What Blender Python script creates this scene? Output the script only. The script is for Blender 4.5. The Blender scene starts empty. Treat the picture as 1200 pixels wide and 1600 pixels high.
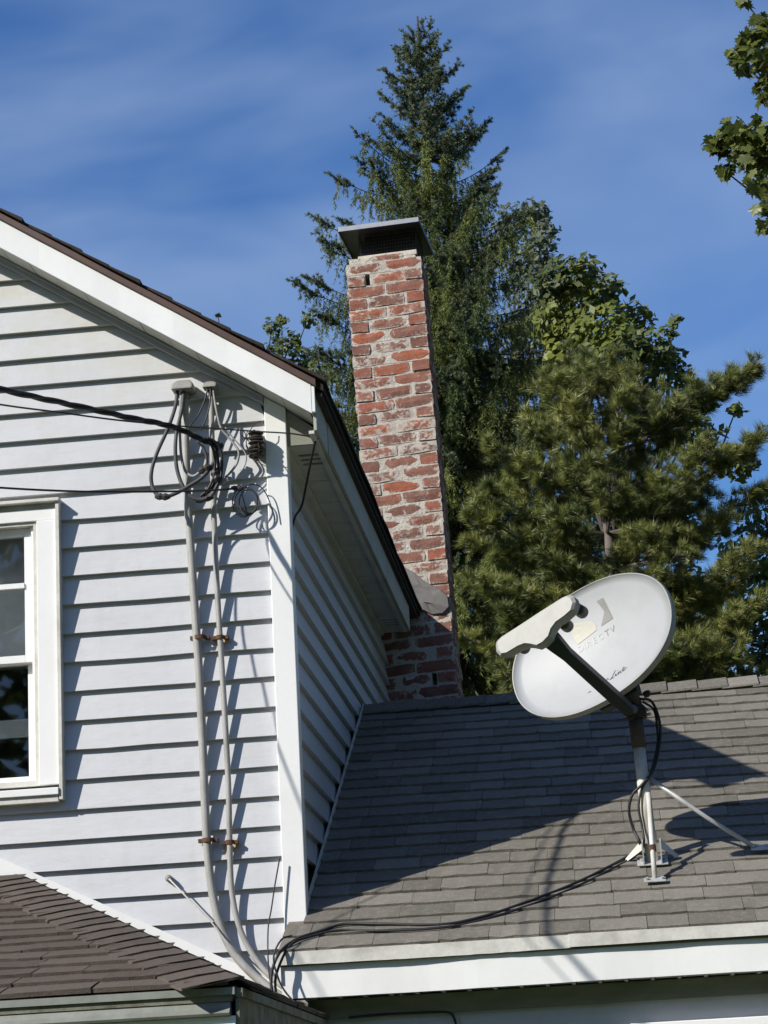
import bpy, math, random
import numpy as np
from mathutils import Matrix, Vector, Euler
R_ = math.radians
rng = np.random.default_rng(7)
random.seed(7)
sc = bpy.context.scene
COL = sc.collection

# ------------------------------------------------------------------ camera
# world: X to the right along the front wall, Y away from the photographer, Z up;
# the lens is the origin, the lawn lies 1.65 m below it
CAMM = np.array([[0.9928348, 0.10794128, -0.05126158],
                 [-0.07797334, 0.26013741, -0.96241815],
                 [-0.09054959, 0.95951926, 0.26669001]])
GROUND = -1.65
cam = bpy.data.cameras.new('camera')
cam.sensor_fit = 'VERTICAL'
cam.sensor_height = 36.0
cam.sensor_width = 27.0
cam.lens = 36.0 * 3637.25 / 1600.0
cam.clip_start = 0.05
cam.clip_end = 3000.0
camo = bpy.data.objects.new('camera', cam)
COL.objects.link(camo)
r, d, f = CAMM
camo.matrix_world = Matrix(((r[0], -d[0], -f[0], 0), (r[1], -d[1], -f[1], 0), (r[2], -d[2], -f[2], 0), (0, 0, 0, 1)))
sc.camera = camo

# ------------------------------------------------------------------ sky and sun
SUN = Vector((-1.22, -1.0, 1.08)).normalized()          # towards the sun
sun_el = math.asin(SUN.z)
sun_az = math.atan2(SUN.x, SUN.y)
w = bpy.data.worlds.new('World')
sc.world = w
w.use_nodes = True
nt = w.node_tree
nt.nodes.clear()
out = nt.nodes.new('ShaderNodeOutputWorld')
bg = nt.nodes.new('ShaderNodeBackground')
bg.inputs['Strength'].default_value = 0.122
sky = nt.nodes.new('ShaderNodeTexSky')
sky.sky_type = 'NISHITA'
sky.sun_disc = False
sky.sun_elevation = sun_el
sky.sun_rotation = sun_az
sky.altitude = 100
sky.air_density = 1.0
sky.dust_density = 0.4
sky.ozone_density = 3.0
# thin cirrus, the same all round the sky
tc = nt.nodes.new('ShaderNodeTexCoord')
mp = nt.nodes.new('ShaderNodeMapping')
mp.inputs['Rotation'].default_value = (0.3, 0.5, 0.4)
mp.inputs['Location'].default_value = (-1.76, -0.33, 0.38)
mp.inputs['Scale'].default_value = (2.2, 4.0, 6.0)
nz = nt.nodes.new('ShaderNodeTexNoise')
nz.inputs['Scale'].default_value = 1.35
nz.inputs['Detail'].default_value = 4
nz.inputs['Roughness'].default_value = 0.5
nz.inputs['Distortion'].default_value = 0.5
mr = nt.nodes.new('ShaderNodeMapRange')
mr.inputs['From Min'].default_value = 0.42
mr.inputs['From Max'].default_value = 0.80
mr.inputs['To Max'].default_value = 0.54
mx = nt.nodes.new('ShaderNodeMix')
mx.data_type = 'RGBA'
mx.inputs[7].default_value = (3.9, 4.9, 6.5, 1)
hs = nt.nodes.new('ShaderNodeHueSaturation')
hs.inputs['Saturation'].default_value = 1.28
hs.inputs['Hue'].default_value = 0.511
L = nt.links.new
L(tc.outputs['Generated'], mp.inputs['Vector'])
L(mp.outputs['Vector'], nz.inputs['Vector'])
L(nz.outputs['Fac'], mr.inputs['Value'])
L(mr.outputs['Result'], mx.inputs[0])
L(sky.outputs['Color'], hs.inputs['Color'])
L(hs.outputs['Color'], mx.inputs[6])
L(mx.outputs[2], bg.inputs['Color'])
L(bg.outputs['Background'], out.inputs['Surface'])

sl = bpy.data.lights.new('sun', 'SUN')
sl.energy = 5.0
sl.angle = R_(0.53)
sl.color = (1.0, 0.955, 0.88)
so = bpy.data.objects.new('sun', sl)
COL.objects.link(so)
so.location = (-12, -10, 14)
so.rotation_euler = SUN.to_track_quat('Z', 'Y').to_euler()

sc.render.engine = 'CYCLES'
vs = sc.view_settings
vs.view_transform = 'Standard'
vs.look = 'None'
vs.exposure = 0.12
vs.gamma = 1.0
vs.use_curve_mapping = False
sc.render.resolution_x = 768
sc.render.resolution_y = 1024


# ------------------------------------------------------------------ helpers
def at(px, py, Y):
    """point seen at photo pixel (px, py) that stands Y metres away from the lens plane"""
    c = np.array([(px - 600) / 3637.25, (py - 800) / 3637.25, 1.0])
    v = CAMM.T @ c
    return v * (Y / v[1])


def at_plane(px, py, p0, n):
    c = np.array([(px - 600) / 3637.25, (py - 800) / 3637.25, 1.0])
    v = CAMM.T @ c
    n = np.array(n)
    return v * ((np.array(p0) @ n) / (v @ n))


class MB:
    """collects shapes, then links them as ONE mesh object"""
    def __init__(s):
        s.v, s.f = [], []

    def poly(s, pts, faces):
        o = len(s.v)
        s.v += [tuple(float(c) for c in p) for p in pts]
        s.f += [tuple(i + o for i in fc) for fc in faces]
        return s

    def box(s, x0, x1, y0, y1, z0, z1):
        return s.poly([(x0, y0, z0), (x1, y0, z0), (x1, y1, z0), (x0, y1, z0), (x0, y0, z1), (x1, y0, z1), (x1, y1, z1), (x0, y1, z1)],
                      [(0, 3, 2, 1), (4, 5, 6, 7), (0, 1, 5, 4), (1, 2, 6, 5), (2, 3, 7, 6), (3, 0, 4, 7)])

    def hexa(s, p):
        return s.poly(p, [(0, 3, 2, 1), (4, 5, 6, 7), (0, 1, 5, 4), (1, 2, 6, 5), (2, 3, 7, 6), (3, 0, 4, 7)])

    def extrude(s, prof, a, b):
        """closed profile prof(list of 3D offsets) swept from a to b"""
        n = len(prof)
        a, b = np.array(a, float), np.array(b, float)
        pts = [a + np.array(p) for p in prof] + [b + np.array(p) for p in prof]
        fs = [(i, (i + 1) % n, n + (i + 1) % n, n + i) for i in range(n)]
        return s.poly(pts, fs + [tuple(range(n - 1, -1, -1)), tuple(range(n, 2 * n))])

    def tube(s, pts, rad, n=8, caps=True):
        pts = [np.array(p, float) for p in pts]
        k = len(pts)
        rad = [rad] * k if not hasattr(rad, '__len__') else rad
        t0 = pts[1] - pts[0]
        t0 /= np.linalg.norm(t0)
        up = np.array([0, 0, 1.0]) if abs(t0[2]) < 0.9 else np.array([1.0, 0, 0])
        u = np.cross(t0, up)
        u /= np.linalg.norm(u)
        ring = []
        for i in range(k):
            t = pts[min(i + 1, k - 1)] - pts[max(i - 1, 0)]
            nn = np.linalg.norm(t)
            t = t / nn if nn > 1e-9 else t0
            u = u - t * (u @ t)
            u /= np.linalg.norm(u)
            v = np.cross(t, u)
            ring += [pts[i] + rad[i] * (math.cos(2 * math.pi * j / n) * u + math.sin(2 * math.pi * j / n) * v) for j in range(n)]
        fs = []
        for i in range(k - 1):
            for j in range(n):
                fs.append((i * n + j, i * n + (j + 1) % n, (i + 1) * n + (j + 1) % n, (i + 1) * n + j))
        if caps:
            fs += [tuple(range(n - 1, -1, -1)), tuple((k - 1) * n + j for j in range(n))]
        return s.poly(ring, fs)

    def mesh(s, name, mat=None, smooth=False):
        m = bpy.data.meshes.new(name)
        m.from_pydata(s.v, [], s.f)
        if mat:
            m.materials.append(mat)
        if smooth:
            m.polygons.foreach_set('use_smooth', [True] * len(m.polygons))
        m.update()
        return m

    def build(s, name, mat, parent=None, smooth=False, bevel=0.0):
        o = link(name, s.mesh(name, mat, smooth), parent)
        if bevel:
            b = o.modifiers.new('bevel', 'BEVEL')
            b.width = bevel
            b.segments = 2
            b.limit_method = 'ANGLE'
        return o


def link(name, data, parent=None):
    o = bpy.data.objects.new(name, data)
    COL.objects.link(o)
    if parent is not None:
        o.parent = parent
        if parent.type == 'EMPTY':
            o.matrix_parent_inverse = Matrix.Translation(-Vector(parent.location))
    return o


def tag(o, label=None, cat=None, group=None, kind=None):
    if label: o['label'] = label
    if cat: o['category'] = cat
    if group: o['group'] = group
    if kind: o['kind'] = kind
    return o


def thing(name, loc, label, cat, group=None):
    o = bpy.data.objects.new(name, None)
    COL.objects.link(o)
    o.location = loc
    o.empty_display_size = 0.1
    return tag(o, label, cat, group)


def spline(pts, n=8):
    p = [np.array(q, float) for q in pts]
    p = [2 * p[0] - p[1]] + p + [2 * p[-1] - p[-2]]
    res = []
    for i in range(1, len(p) - 2):
        for k in range(n):
            t = k / n
            a, b, c, d_ = p[i - 1], p[i], p[i + 1], p[i + 2]
            res.append(0.5 * (2 * b + (c - a) * t + (2 * a - 5 * b + 4 * c - d_) * t * t + (3 * b - a - 3 * c + d_) * t ** 3))
    res.append(p[-2])
    return res


# ------------------------------------------------------------------ materials
def new_mat(name):
    m = bpy.data.materials.new(name)
    m.use_nodes = True
    t = m.node_tree
    b = t.nodes['Principled BSDF']
    return m, t, b


def noise(t, scale, detail=5, rough=0.6, vec=None, dist=0.0):
    n = t.nodes.new('ShaderNodeTexNoise')
    n.inputs['Scale'].default_value = scale
    n.inputs['Detail'].default_value = detail
    n.inputs['Roughness'].default_value = rough
    n.inputs['Distortion'].default_value = dist
    if vec is not None:
        t.links.new(vec, n.inputs['Vector'])
    return n.outputs['Fac']


def mrange(t, v, a, b, c=0.0, e=1.0):
    n = t.nodes.new('ShaderNodeMapRange')
    for k, x in zip(('From Min', 'From Max', 'To Min', 'To Max'), (a, b, c, e)):
        n.inputs[k].default_value = x
    t.links.new(v, n.inputs['Value'])
    return n.outputs['Result']


def mix(t, fac, a, b):
    n = t.nodes.new('ShaderNodeMix')
    n.data_type = 'RGBA'
    for sock, x in ((0, fac), (6, a), (7, b)):
        if hasattr(x, 'links'):
            t.links.new(x, n.inputs[sock])
        elif sock == 0:
            n.inputs[0].default_value = x
        else:
            n.inputs[sock].default_value = (*x, 1)
    return n.outputs[2]


def math_(t, op, a, b=0.0, clamp=False):
    n = t.nodes.new('ShaderNodeMath')
    n.operation = op
    n.use_clamp = clamp
    for i, x in enumerate((a, b)):
        if hasattr(x, 'links'):
            t.links.new(x, n.inputs[i])
        else:
            n.inputs[i].default_value = x
    return n.outputs[0]


def bump(t, b, h, strength=0.3, dist=0.003):
    n = t.nodes.new('ShaderNodeBump')
    n.inputs['Strength'].default_value = strength
    n.inputs['Distance'].default_value = dist
    t.links.new(h, n.inputs['Height'])
    t.links.new(n.outputs['Normal'], b.inputs['Normal'])


def pos(t):
    return t.nodes.new('ShaderNodeNewGeometry').outputs['Position']


def scaled(t, vec, s):
    n = t.nodes.new('ShaderNodeMapping')
    n.inputs['Scale'].default_value = s
    t.links.new(vec, n.inputs['Vector'])
    return n.outputs['Vector']


def orand(t):
    return t.nodes.new('ShaderNodeObjectInfo').outputs['Random']


def paint(name, col, dirt, amt=0.4, rough=0.5, scale=6, bs=0.15, stretch=(1, 1, 1), metallic=0.0):
    m, t, b = new_mat(name)
    p = scaled(t, pos(t), stretch)
    n1 = noise(t, scale, 6, 0.65, p)
    n2 = noise(t, scale * 14, 4, 0.6, p)
    f1 = mrange(t, n1, 0.42, 0.72, 0.0, amt)
    f2 = mrange(t, n2, 0.5, 0.8, 0.0, amt * 0.6)
    c = mix(t, math_(t, 'MAXIMUM', f1, f2), col, dirt)
    t.links.new(c, b.inputs['Base Color'])
    b.inputs['Roughness'].default_value = rough
    b.inputs['Metallic'].default_value = metallic
    bump(t, b, n2, bs, 0.002)
    return m


def spot_mask(t, p, c, rx, rz, soft):
    """a stain of its own shape round the point c on a wall"""
    s = t.nodes.new('ShaderNodeVectorMath')
    s.operation = 'SUBTRACT'
    t.links.new(p, s.inputs[0])
    s.inputs[1].default_value = c
    sx = t.nodes.new('ShaderNodeSeparateXYZ')
    t.links.new(s.outputs[0], sx.inputs[0])
    a = math_(t, 'POWER', math_(t, 'ABSOLUTE', math_(t, 'DIVIDE', sx.outputs[0], rx)), 2)
    e = math_(t, 'POWER', math_(t, 'ABSOLUTE', math_(t, 'DIVIDE', sx.outputs[2], rz)), 2)
    n = noise(t, 40, 4, 0.7, p)
    dd = math_(t, 'ADD', math_(t, 'SQRT', math_(t, 'ADD', a, e)), math_(t, 'MULTIPLY', math_(t, 'SUBTRACT', n, 0.5), 1.4))
    return mrange(t, dd, 1.0, 0.3, 0.0, soft)


def siding_mat():
    m, t, b = new_mat('siding_paint')
    p = pos(t)
    st = scaled(t, p, (1.0, 1.0, 3.0))
    n1 = noise(t, 3.0, 6, 0.65, st)
    n2 = noise(t, 60, 4, 0.6, scaled(t, p, (0.35, 1, 1.6)))
    c = mix(t, mrange(t, n1, 0.35, 0.7, 0, 0.7), (0.56, 0.57, 0.59), (0.485, 0.495, 0.51))
    c = mix(t, mrange(t, n2, 0.52, 0.78, 0, 0.4), c, (0.43, 0.435, 0.42))
    vs_ = noise(t, 16, 6, 0.7, scaled(t, p, (1.0, 1.0, 0.12)))
    c = mix(t, mrange(t, vs_, 0.50, 0.72, 0, 0.32), c, (0.42, 0.42, 0.39))
    # mildew blotches, mostly under the gable
    sx = t.nodes.new('ShaderNodeSeparateXYZ')
    t.links.new(p, sx.inputs[0])
    h = mrange(t, sx.outputs[2], 2.2, 2.9, 0.0, 0.55)
    n3 = noise(t, 7, 7, 0.7, scaled(t, p, (1, 1, 1.5)))
    mask = math_(t, 'MULTIPLY', h, mrange(t, n3, 0.45, 0.62, 0, 1))
    c = mix(t, mask, c, (0.49, 0.485, 0.40))
    c = mix(t, mrange(t, orand(t), 0, 1, 0, 0.25), c, (0.58, 0.585, 0.60))
    for q in STAINS:
        c = mix(t, spot_mask(t, p, q[:3], q[3], q[4], 0.75), c, (0.46, 0.27, 0.10))
    t.links.new(c, b.inputs['Base Color'])
    b.inputs['Roughness'].default_value = 0.42
    bump(t, b, noise(t, 9, 5, 0.6, st), 0.25, 0.006)
    return m


def shingle_mat(name, ca, cb, cc, gran=900):
    m, t, b = new_mat(name)
    p = pos(t)
    rnd = orand(t)
    c = mix(t, mrange(t, rnd, 0.0, 1.0), ca, cb)
    n0 = noise(t, 2.2, 5, 0.6, p)
    c = mix(t, mrange(t, n0, 0.4, 0.7, 0, 0.55), c, cc)
    g = noise(t, gran * 0.25, 2, 0.5, p)
    g2 = noise(t, 45, 5, 0.7, p)
    dk = tuple(x * 0.45 for x in ca)
    c = mix(t, mrange(t, g, 0.5, 0.75, 0, 0.55), c, dk)
    c = mix(t, mrange(t, g2, 0.5, 0.75, 0, 0.5), c, tuple(min(1, x * 1.35) for x in cb))
    t.links.new(c, b.inputs['Base Color'])
    b.inputs['Roughness'].default_value = 0.92
    b.inputs['Specular IOR Level'].default_value = 0.2
    bump(t, b, g, 0.6, 0.003)
    return m


def brick_mat():
    m, t, b = new_mat('old_brick')
    oc = t.nodes.new('ShaderNodeTexCoord').outputs['Object']
    gc = t.nodes.new('ShaderNodeTexCoord').outputs['Generated']
    p = pos(t)
    rnd = orand(t)
    cr = t.nodes.new('ShaderNodeValToRGB')
    e = cr.color_ramp.elements
    e[0].position, e[0].color = 0.0, (0.185, 0.078, 0.054, 1)
    e[1].position, e[1].color = 1.0, (0.40, 0.110, 0.044, 1)
    for ps, cl in ((0.35, (0.250, 0.096, 0.062, 1)), (0.62, (0.300, 0.102, 0.060, 1)), (0.82, (0.345, 0.098, 0.048, 1))):
        x = e.new(ps)
        x.color = cl
    t.links.new(rnd, cr.inputs[0])
    c = cr.outputs[0]
    n1 = noise(t, 28, 6, 0.7, p)
    c = mix(t, mrange(t, n1, 0.42, 0.72, 0, 0.75), c, (0.13, 0.066, 0.055))
    c = mix(t, mrange(t, noise(t, 11, 6, 0.7, p), 0.45, 0.7, 0, 0.45), c, (0.34, 0.235, 0.19))
    c = mix(t, mrange(t, noise(t, 210, 3, 0.6, p), 0.56, 0.75, 0, 0.5), c, (0.42, 0.36, 0.30))
    # lime and mortar smeared over the arrises
    sx = t.nodes.new('ShaderNodeSeparateXYZ')
    t.links.new(gc, sx.inputs[0])
    ey = math_(t, 'MULTIPLY', math_(t, 'ABSOLUTE', math_(t, 'SUBTRACT', sx.outputs[1], 0.5)), 2.0)
    ex = math_(t, 'MULTIPLY', math_(t, 'ABSOLUTE', math_(t, 'SUBTRACT', sx.outputs[0], 0.5)), 2.0)
    ez = math_(t, 'MULTIPLY', math_(t, 'ABSOLUTE', math_(t, 'SUBTRACT', sx.outputs[2], 0.5)), 2.0)
    second = math_(t, 'MAXIMUM', math_(t, 'MINIMUM', ex, ey), math_(t, 'MINIMUM', math_(t, 'MAXIMUM', ex, ey), ez))
    edge = math_(t, 'POWER', second, 5.0)
    n2 = noise(t, 30, 9, 0.78, p, 0.6)
    n3 = noise(t, 5, 3, 0.6, p)
    sm = math_(t, 'ADD', math_(t, 'MULTIPLY', edge, 0.36), math_(t, 'ADD', math_(t, 'ADD', math_(t, 'MULTIPLY', math_(t, 'SUBTRACT', n2, 0.5), 1.9), 0.5), math_(t, 'MULTIPLY', n3, 0.45)))
    sm = math_(t, 'ADD', sm, math_(t, 'MULTIPLY', math_(t, 'FRACT', math_(t, 'MULTIPLY', rnd, 17.3)), 0.26))
    mask = mrange(t, sm, 0.98, 1.12, 0.0, 0.85)
    c = mix(t, mask, c, mix(t, noise(t, 90, 4, 0.6, p), (0.40, 0.37, 0.31), (0.66, 0.62, 0.54)))
    t.links.new(c, b.inputs['Base Color'])
    b.inputs['Roughness'].default_value = 0.9
    bump(t, b, math_(t, 'ADD', n1, noise(t, 160, 4, 0.6, p)), 0.7, 0.004)
    return m


def mortar_mat():
    m, t, b = new_mat('lime_mortar')
    p = pos(t)
    n1 = noise(t, 22, 6, 0.7, p)
    n2 = noise(t, 120, 4, 0.6, p)
    c = mix(t, mrange(t, n1, 0.35, 0.7), (0.64, 0.60, 0.52), (0.42, 0.385, 0.32))
    c = mix(t, mrange(t, n2, 0.5, 0.8, 0, 0.5), c, (0.24, 0.21, 0.17))
    t.links.new(c, b.inputs['Base Color'])
    b.inputs['Roughness'].default_value = 0.95
    bump(t, b, math_(t, 'ADD', n1, n2), 1.0, 0.006)
    return m


def leaf_mat(name, ca, cb, cc=None, transl=0.3, rough=0.5, spec=0.35):
    m, t, b = new_mat(name)
    a = t.nodes.new('ShaderNodeAttribute')
    a.attribute_name = 'tint'
    c = mix(t, a.outputs['Fac'], ca, cb)
    if cc:
        n = noise(t, 0.9, 3, 0.6, pos(t))
        c = mix(t, mrange(t, n, 0.48, 0.62, 0, 0.75), c, cc)
    t.links.new(c, b.inputs['Base Color'])
    b.inputs['Roughness'].default_value = rough
    b.inputs['Specular IOR Level'].default_value = spec
    tr = t.nodes.new('ShaderNodeBsdfTranslucent')
    t.links.new(c, tr.inputs['Color'])
    mxs = t.nodes.new('ShaderNodeMixShader')
    mxs.inputs[0].default_value = transl
    o = t.nodes['Material Output']
    t.links.new(b.outputs[0], mxs.inputs[1])
    t.links.new(tr.outputs[0], mxs.inputs[2])
    t.links.new(mxs.outputs[0], o.inputs['Surface'])
    return m


WALL = 7.70            # face of the front wall
RUST = [at(312, 996, WALL), at(346, 996, WALL), at(326, 1313, WALL), at(362, 1316, WALL)]
STAINS = [(RUST[1][0] + 0.004, WALL, RUST[1][2] - 0.012, 0.042, 0.03), (RUST[3][0] + 0.0, WALL, RUST[3][2] - 0.02, 0.045, 0.04)]
M = {}
M['siding'] = siding_mat()
M['trim'] = paint('white_trim', (0.85, 0.855, 0.84), (0.66, 0.65, 0.60), 0.32, 0.4, 5, 0.08)
M['trim_old'] = paint('weathered_trim', (0.66, 0.65, 0.60), (0.33, 0.31, 0.26), 0.75, 0.6, 9, 0.3)
M['soffit'] = paint('soffit_metal', (0.60, 0.60, 0.55), (0.36, 0.36, 0.30), 0.6, 0.5, 7, 0.1)
M['soffit_shade'] = paint('shade_toned_fascia', (0.42, 0.42, 0.37), (0.25, 0.25, 0.20), 0.7, 0.55, 7, 0.1)  # eave fascia tone darkened: its shade is put into the colour
M['grey_trim'] = paint('grey_channel', (0.40, 0.41, 0.43), (0.26, 0.27, 0.27), 0.5, 0.5, 10, 0.1)
M['brown'] = paint('brown_drip_edge', (0.092, 0.048, 0.036), (0.045, 0.028, 0.024), 0.7, 0.5, 12, 0.1)
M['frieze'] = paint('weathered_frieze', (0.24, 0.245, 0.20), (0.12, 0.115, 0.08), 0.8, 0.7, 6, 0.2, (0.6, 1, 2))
M['moss'] = paint('mossy_board', (0.20, 0.20, 0.15), (0.055, 0.05, 0.03), 0.95, 0.85, 16, 0.8)
M['green_trim'] = paint('greenish_moulding', (0.24, 0.255, 0.225), (0.13, 0.135, 0.11), 0.7, 0.6, 10, 0.2)
M['shingle_dark'] = shingle_mat('dark_shingle', (0.034, 0.029, 0.026), (0.062, 0.052, 0.046), (0.028, 0.024, 0.022))
M['shingle_grey'] = shingle_mat('grey_shingle', (0.134, 0.124, 0.104), (0.236, 0.219, 0.184), (0.142, 0.131, 0.109))
M['shingle_brown'] = shingle_mat('brown_shingle', (0.080, 0.063, 0.052), (0.125, 0.102, 0.085), (0.092, 0.080, 0.067))
M['brick'] = brick_mat()
M['mortar'] = mortar_mat()
M['cement'] = paint('cement_parge', (0.20, 0.188, 0.175), (0.12, 0.113, 0.105), 0.8, 0.9, 14, 0.8)
M['cable'] = paint('black_cable', (0.012, 0.012, 0.013), (0.035, 0.034, 0.032), 0.6, 0.5, 20, 0.1)
M['grey_cable'] = paint('grey_cable', (0.055, 0.056, 0.06), (0.14, 0.135, 0.125), 0.7, 0.6, 25, 0.2)
M['wire'] = paint('bare_wire', (0.33, 0.33, 0.33), (0.15, 0.14, 0.13), 0.7, 0.5, 40, 0.2)
M['conduit'] = paint('painted_conduit', (0.40, 0.395, 0.375), (0.22, 0.21, 0.185), 0.85, 0.5, 18, 0.25, (1, 1, 0.35))
M['head'] = paint('weatherhead_metal', (0.30, 0.295, 0.275), (0.17, 0.165, 0.15), 0.7, 0.55, 22, 0.4)
M['rust'] = paint('rusty_iron', (0.13, 0.062, 0.028), (0.05, 0.035, 0.026), 0.9, 0.85, 45, 0.8)
M['iron'] = paint('black_iron', (0.028, 0.025, 0.022), (0.075, 0.045, 0.03), 0.7, 0.7, 40, 0.6)
M['dish'] = paint('dish_enamel', (0.375, 0.388, 0.395), (0.32, 0.328, 0.328), 0.5, 0.5, 14, 0.15)
M['dish_grey'] = paint('dish_grey_plastic', (0.37, 0.37, 0.335), (0.26, 0.255, 0.225), 0.6, 0.5, 20, 0.2)
M['arm'] = paint('dark_arm', (0.034, 0.036, 0.031), (0.02, 0.021, 0.019), 0.6, 0.55, 18, 0.2)
M['sleeve'] = paint('stained_sleeve', (0.085, 0.075, 0.066), (0.055, 0.036, 0.026), 0.9, 0.7, 20, 0.5)
M['galv'] = paint('galvanised_steel', (0.50, 0.505, 0.50), (0.32, 0.32, 0.30), 0.7, 0.42, 25, 0.2, metallic=0.25)
M['print_grey'] = paint('faded_print', (0.20, 0.20, 0.185), (0.26, 0.26, 0.245), 0.6, 0.5, 30, 0.05)
M['print_cream'] = paint('faded_cream_print', (0.44, 0.42, 0.34), (0.40, 0.39, 0.33), 0.6, 0.5, 20, 0.05)
M['print_pale'] = paint('bleached_print', (0.45, 0.455, 0.45), (0.39, 0.39, 0.375), 0.6, 0.5, 20, 0.05)
M['print_dark'] = paint('dark_print', (0.10, 0.105, 0.11), (0.25, 0.25, 0.25), 0.5, 0.5, 40, 0.05)
M['cap'] = paint('chimney_cap_steel', (0.055, 0.055, 0.055), (0.028, 0.027, 0.025), 0.7, 0.45, 12, 0.2)
M['cap_edge'] = paint('bright_steel_lip', (0.42, 0.43, 0.44), (0.25, 0.25, 0.25), 0.6, 0.4, 18, 0.1, metallic=0.5)
M['flange'] = paint('cream_flange', (0.62, 0.57, 0.48), (0.36, 0.30, 0.22), 0.7, 0.6, 30, 0.2)
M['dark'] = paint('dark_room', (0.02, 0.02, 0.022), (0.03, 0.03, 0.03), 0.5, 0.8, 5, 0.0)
M['blind'] = paint('window_blind', (0.32, 0.33, 0.34), (0.22, 0.225, 0.23), 0.5, 0.7, 12, 0.0)
M['bark'] = paint('bark', (0.075, 0.058, 0.045), (0.035, 0.028, 0.022), 0.9, 0.95, 14, 1.0, (1, 1, 0.3))
M['pale_bark'] = paint('pale_bark', (0.20, 0.175, 0.145), (0.10, 0.085, 0.07), 0.8, 0.95, 14, 0.8)
M['grass'] = paint('lawn', (0.05, 0.085, 0.025), (0.085, 0.09, 0.035), 0.8, 0.95, 1.2, 0.6)
M['spruce'] = leaf_mat('spruce_needles', (0.056, 0.090, 0.028), (0.260, 0.292, 0.076), None, 0.22, 0.5)
M['spruce_tip'] = leaf_mat('spruce_tip_needles', (0.075, 0.108, 0.055), (0.205, 0.240, 0.130), None, 0.15, 0.45)
M['pine'] = leaf_mat('pine_needles', (0.074, 0.110, 0.034), (0.315, 0.325, 0.084), None, 0.15, 0.42, 0.5)
M['broadleaf'] = leaf_mat('broad_leaves', (0.060, 0.088, 0.028), (0.175, 0.200, 0.060), (0.27, 0.31, 0.040), 0.4)
M['broadleaf_grey'] = leaf_mat('grey_green_leaves', (0.07, 0.095, 0.05), (0.18, 0.20, 0.11), None, 0.35)
M['maple'] = leaf_mat('maple_leaves', (0.075, 0.105, 0.026), (0.215, 0.235, 0.055), None, 0.4, 0.4, 0.5)
gm, gt, gb = new_mat('window_glass')
gb.inputs['Base Color'].default_value = (0.9, 0.95, 0.97, 1)
gb.inputs['Roughness'].default_value = 0.015
gb.inputs['Transmission Weight'].default_value = 1.0
gb.inputs['IOR'].default_value = 1.5
M['glass'] = gm

# ------------------------------------------------------------------ ground
g = MB().poly([(-400, -200, GROUND), (400, -200, GROUND), (400, 600, GROUND), (-400, 600, GROUND)], [(0, 1, 2, 3)]).build('ground', M['grass'])
tag(g, 'mown green lawn round the white house', 'ground', kind='structure')

# ------------------------------------------------------------------ the house
house = thing('house', (-2.4, 8.6, GROUND), 'white clapboard house with gable, brick chimney and low shingled side wing', 'house')
E = 0.1016                      # siding exposure
Z0 = 1.186                      # height of one siding lip
XC = -1.062                     # outer face of the side wall
XB = -1.128                     # left edge of the corner board
XL = -5.34                      # far side of the gable wall
XP = 0.5 * (XL + XC)            # under the peak
BACK = 11.08


def rake(x):                    # underside of the rake soffit at x
    return 2.613 - 0.655 * (x + 1.16) if x > XP else 2.613 - 0.655 * (2 * XP - x + 1.16)


def rake_x(z):                  # right hand end of the gable at height z
    return -1.16 - (z - 2.613) / 0.655


# bare walls behind the cladding
m_ = MB()
pts = [(XL, -1.65 * 0 + GROUND), (XC - 0.03, GROUND), (XC - 0.03, rake(XC - 0.03)), (XP, rake(XP)), (XL, rake(XL))]
HX0, HX1, HZ0, HZ1 = -2.80, -1.93, 1.27, 2.20          # window opening
wx0, wx1 = XL, XC - 0.03
yb = WALL + 0.03
m_.box(HX1, wx1, yb, yb + 0.12, GROUND, 2.49)
m_.box(wx0, HX0, yb, yb + 0.12, GROUND, 2.49)
m_.box(HX0, HX1, yb, yb + 0.12, GROUND, HZ0)
m_.box(HX0, HX1, yb, yb + 0.12, HZ1, 2.49)
tri = [(wx0 + 0.05, 2.49), (wx1 - 0.05, 2.49), (XP, rake(XP) - 0.03)]
m_.poly([(x, yb, z) for x, z in tri] + [(x, yb + 0.12, z) for x, z in tri], [(0, 1, 2), (5, 4, 3), (0, 3, 4, 1), (1, 4, 5, 2), (2, 5, 3, 0)])
front_wall = m_.build('front_wall', M['siding'], house)
side_wall = MB().box(XC - 0.15, XC - 0.03, yb + 0.121, BACK, GROUND, 2.47).build('side_wall', M['siding'], house)
MB().box(XL + 0.02, XC - 0.16, BACK - 0.12, BACK - 0.002, GROUND, 2.47).box(XL, XL + 0.12, yb + 0.121, BACK - 0.13, GROUND, 2.47).build('rear_wall', M['siding'], house)

LIP = 0.019
k0 = int((GROUND - Z0) / E) - 1


def plank(x0b, x1b, x0t, x1t, zb, zt, parent, wob=0.0017):
    """one clapboard course: hollow lip at the foot, leaning back under the next course"""
    mb = MB()
    n = 5
    P = []
    for i in range(n + 1):
        u = i / n
        xb, xt = x0b + (x1b - x0b) * u, x0t + (x1t - x0t) * u
        j = random.uniform(-wob, wob)
        fr = (zt - zb) / E
        P += [(xb, WALL + LIP, zb + j), (xb, WALL + 0.0, zb + j), (xt, WALL + LIP * fr, zt + 0.001)]
    fs = []
    for i in range(n):
        a, b_ = i * 3, i * 3 + 3
        fs += [(a, b_, b_ + 1, a + 1), (a + 1, b_ + 1, b_ + 2, a + 2)]
    fs += [(0, 1, 2), (n * 3 + 2, n * 3 + 1, n * 3)]
    mb.poly(P, fs)
    return mb.build('siding_plank', M['siding'], parent)


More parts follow.
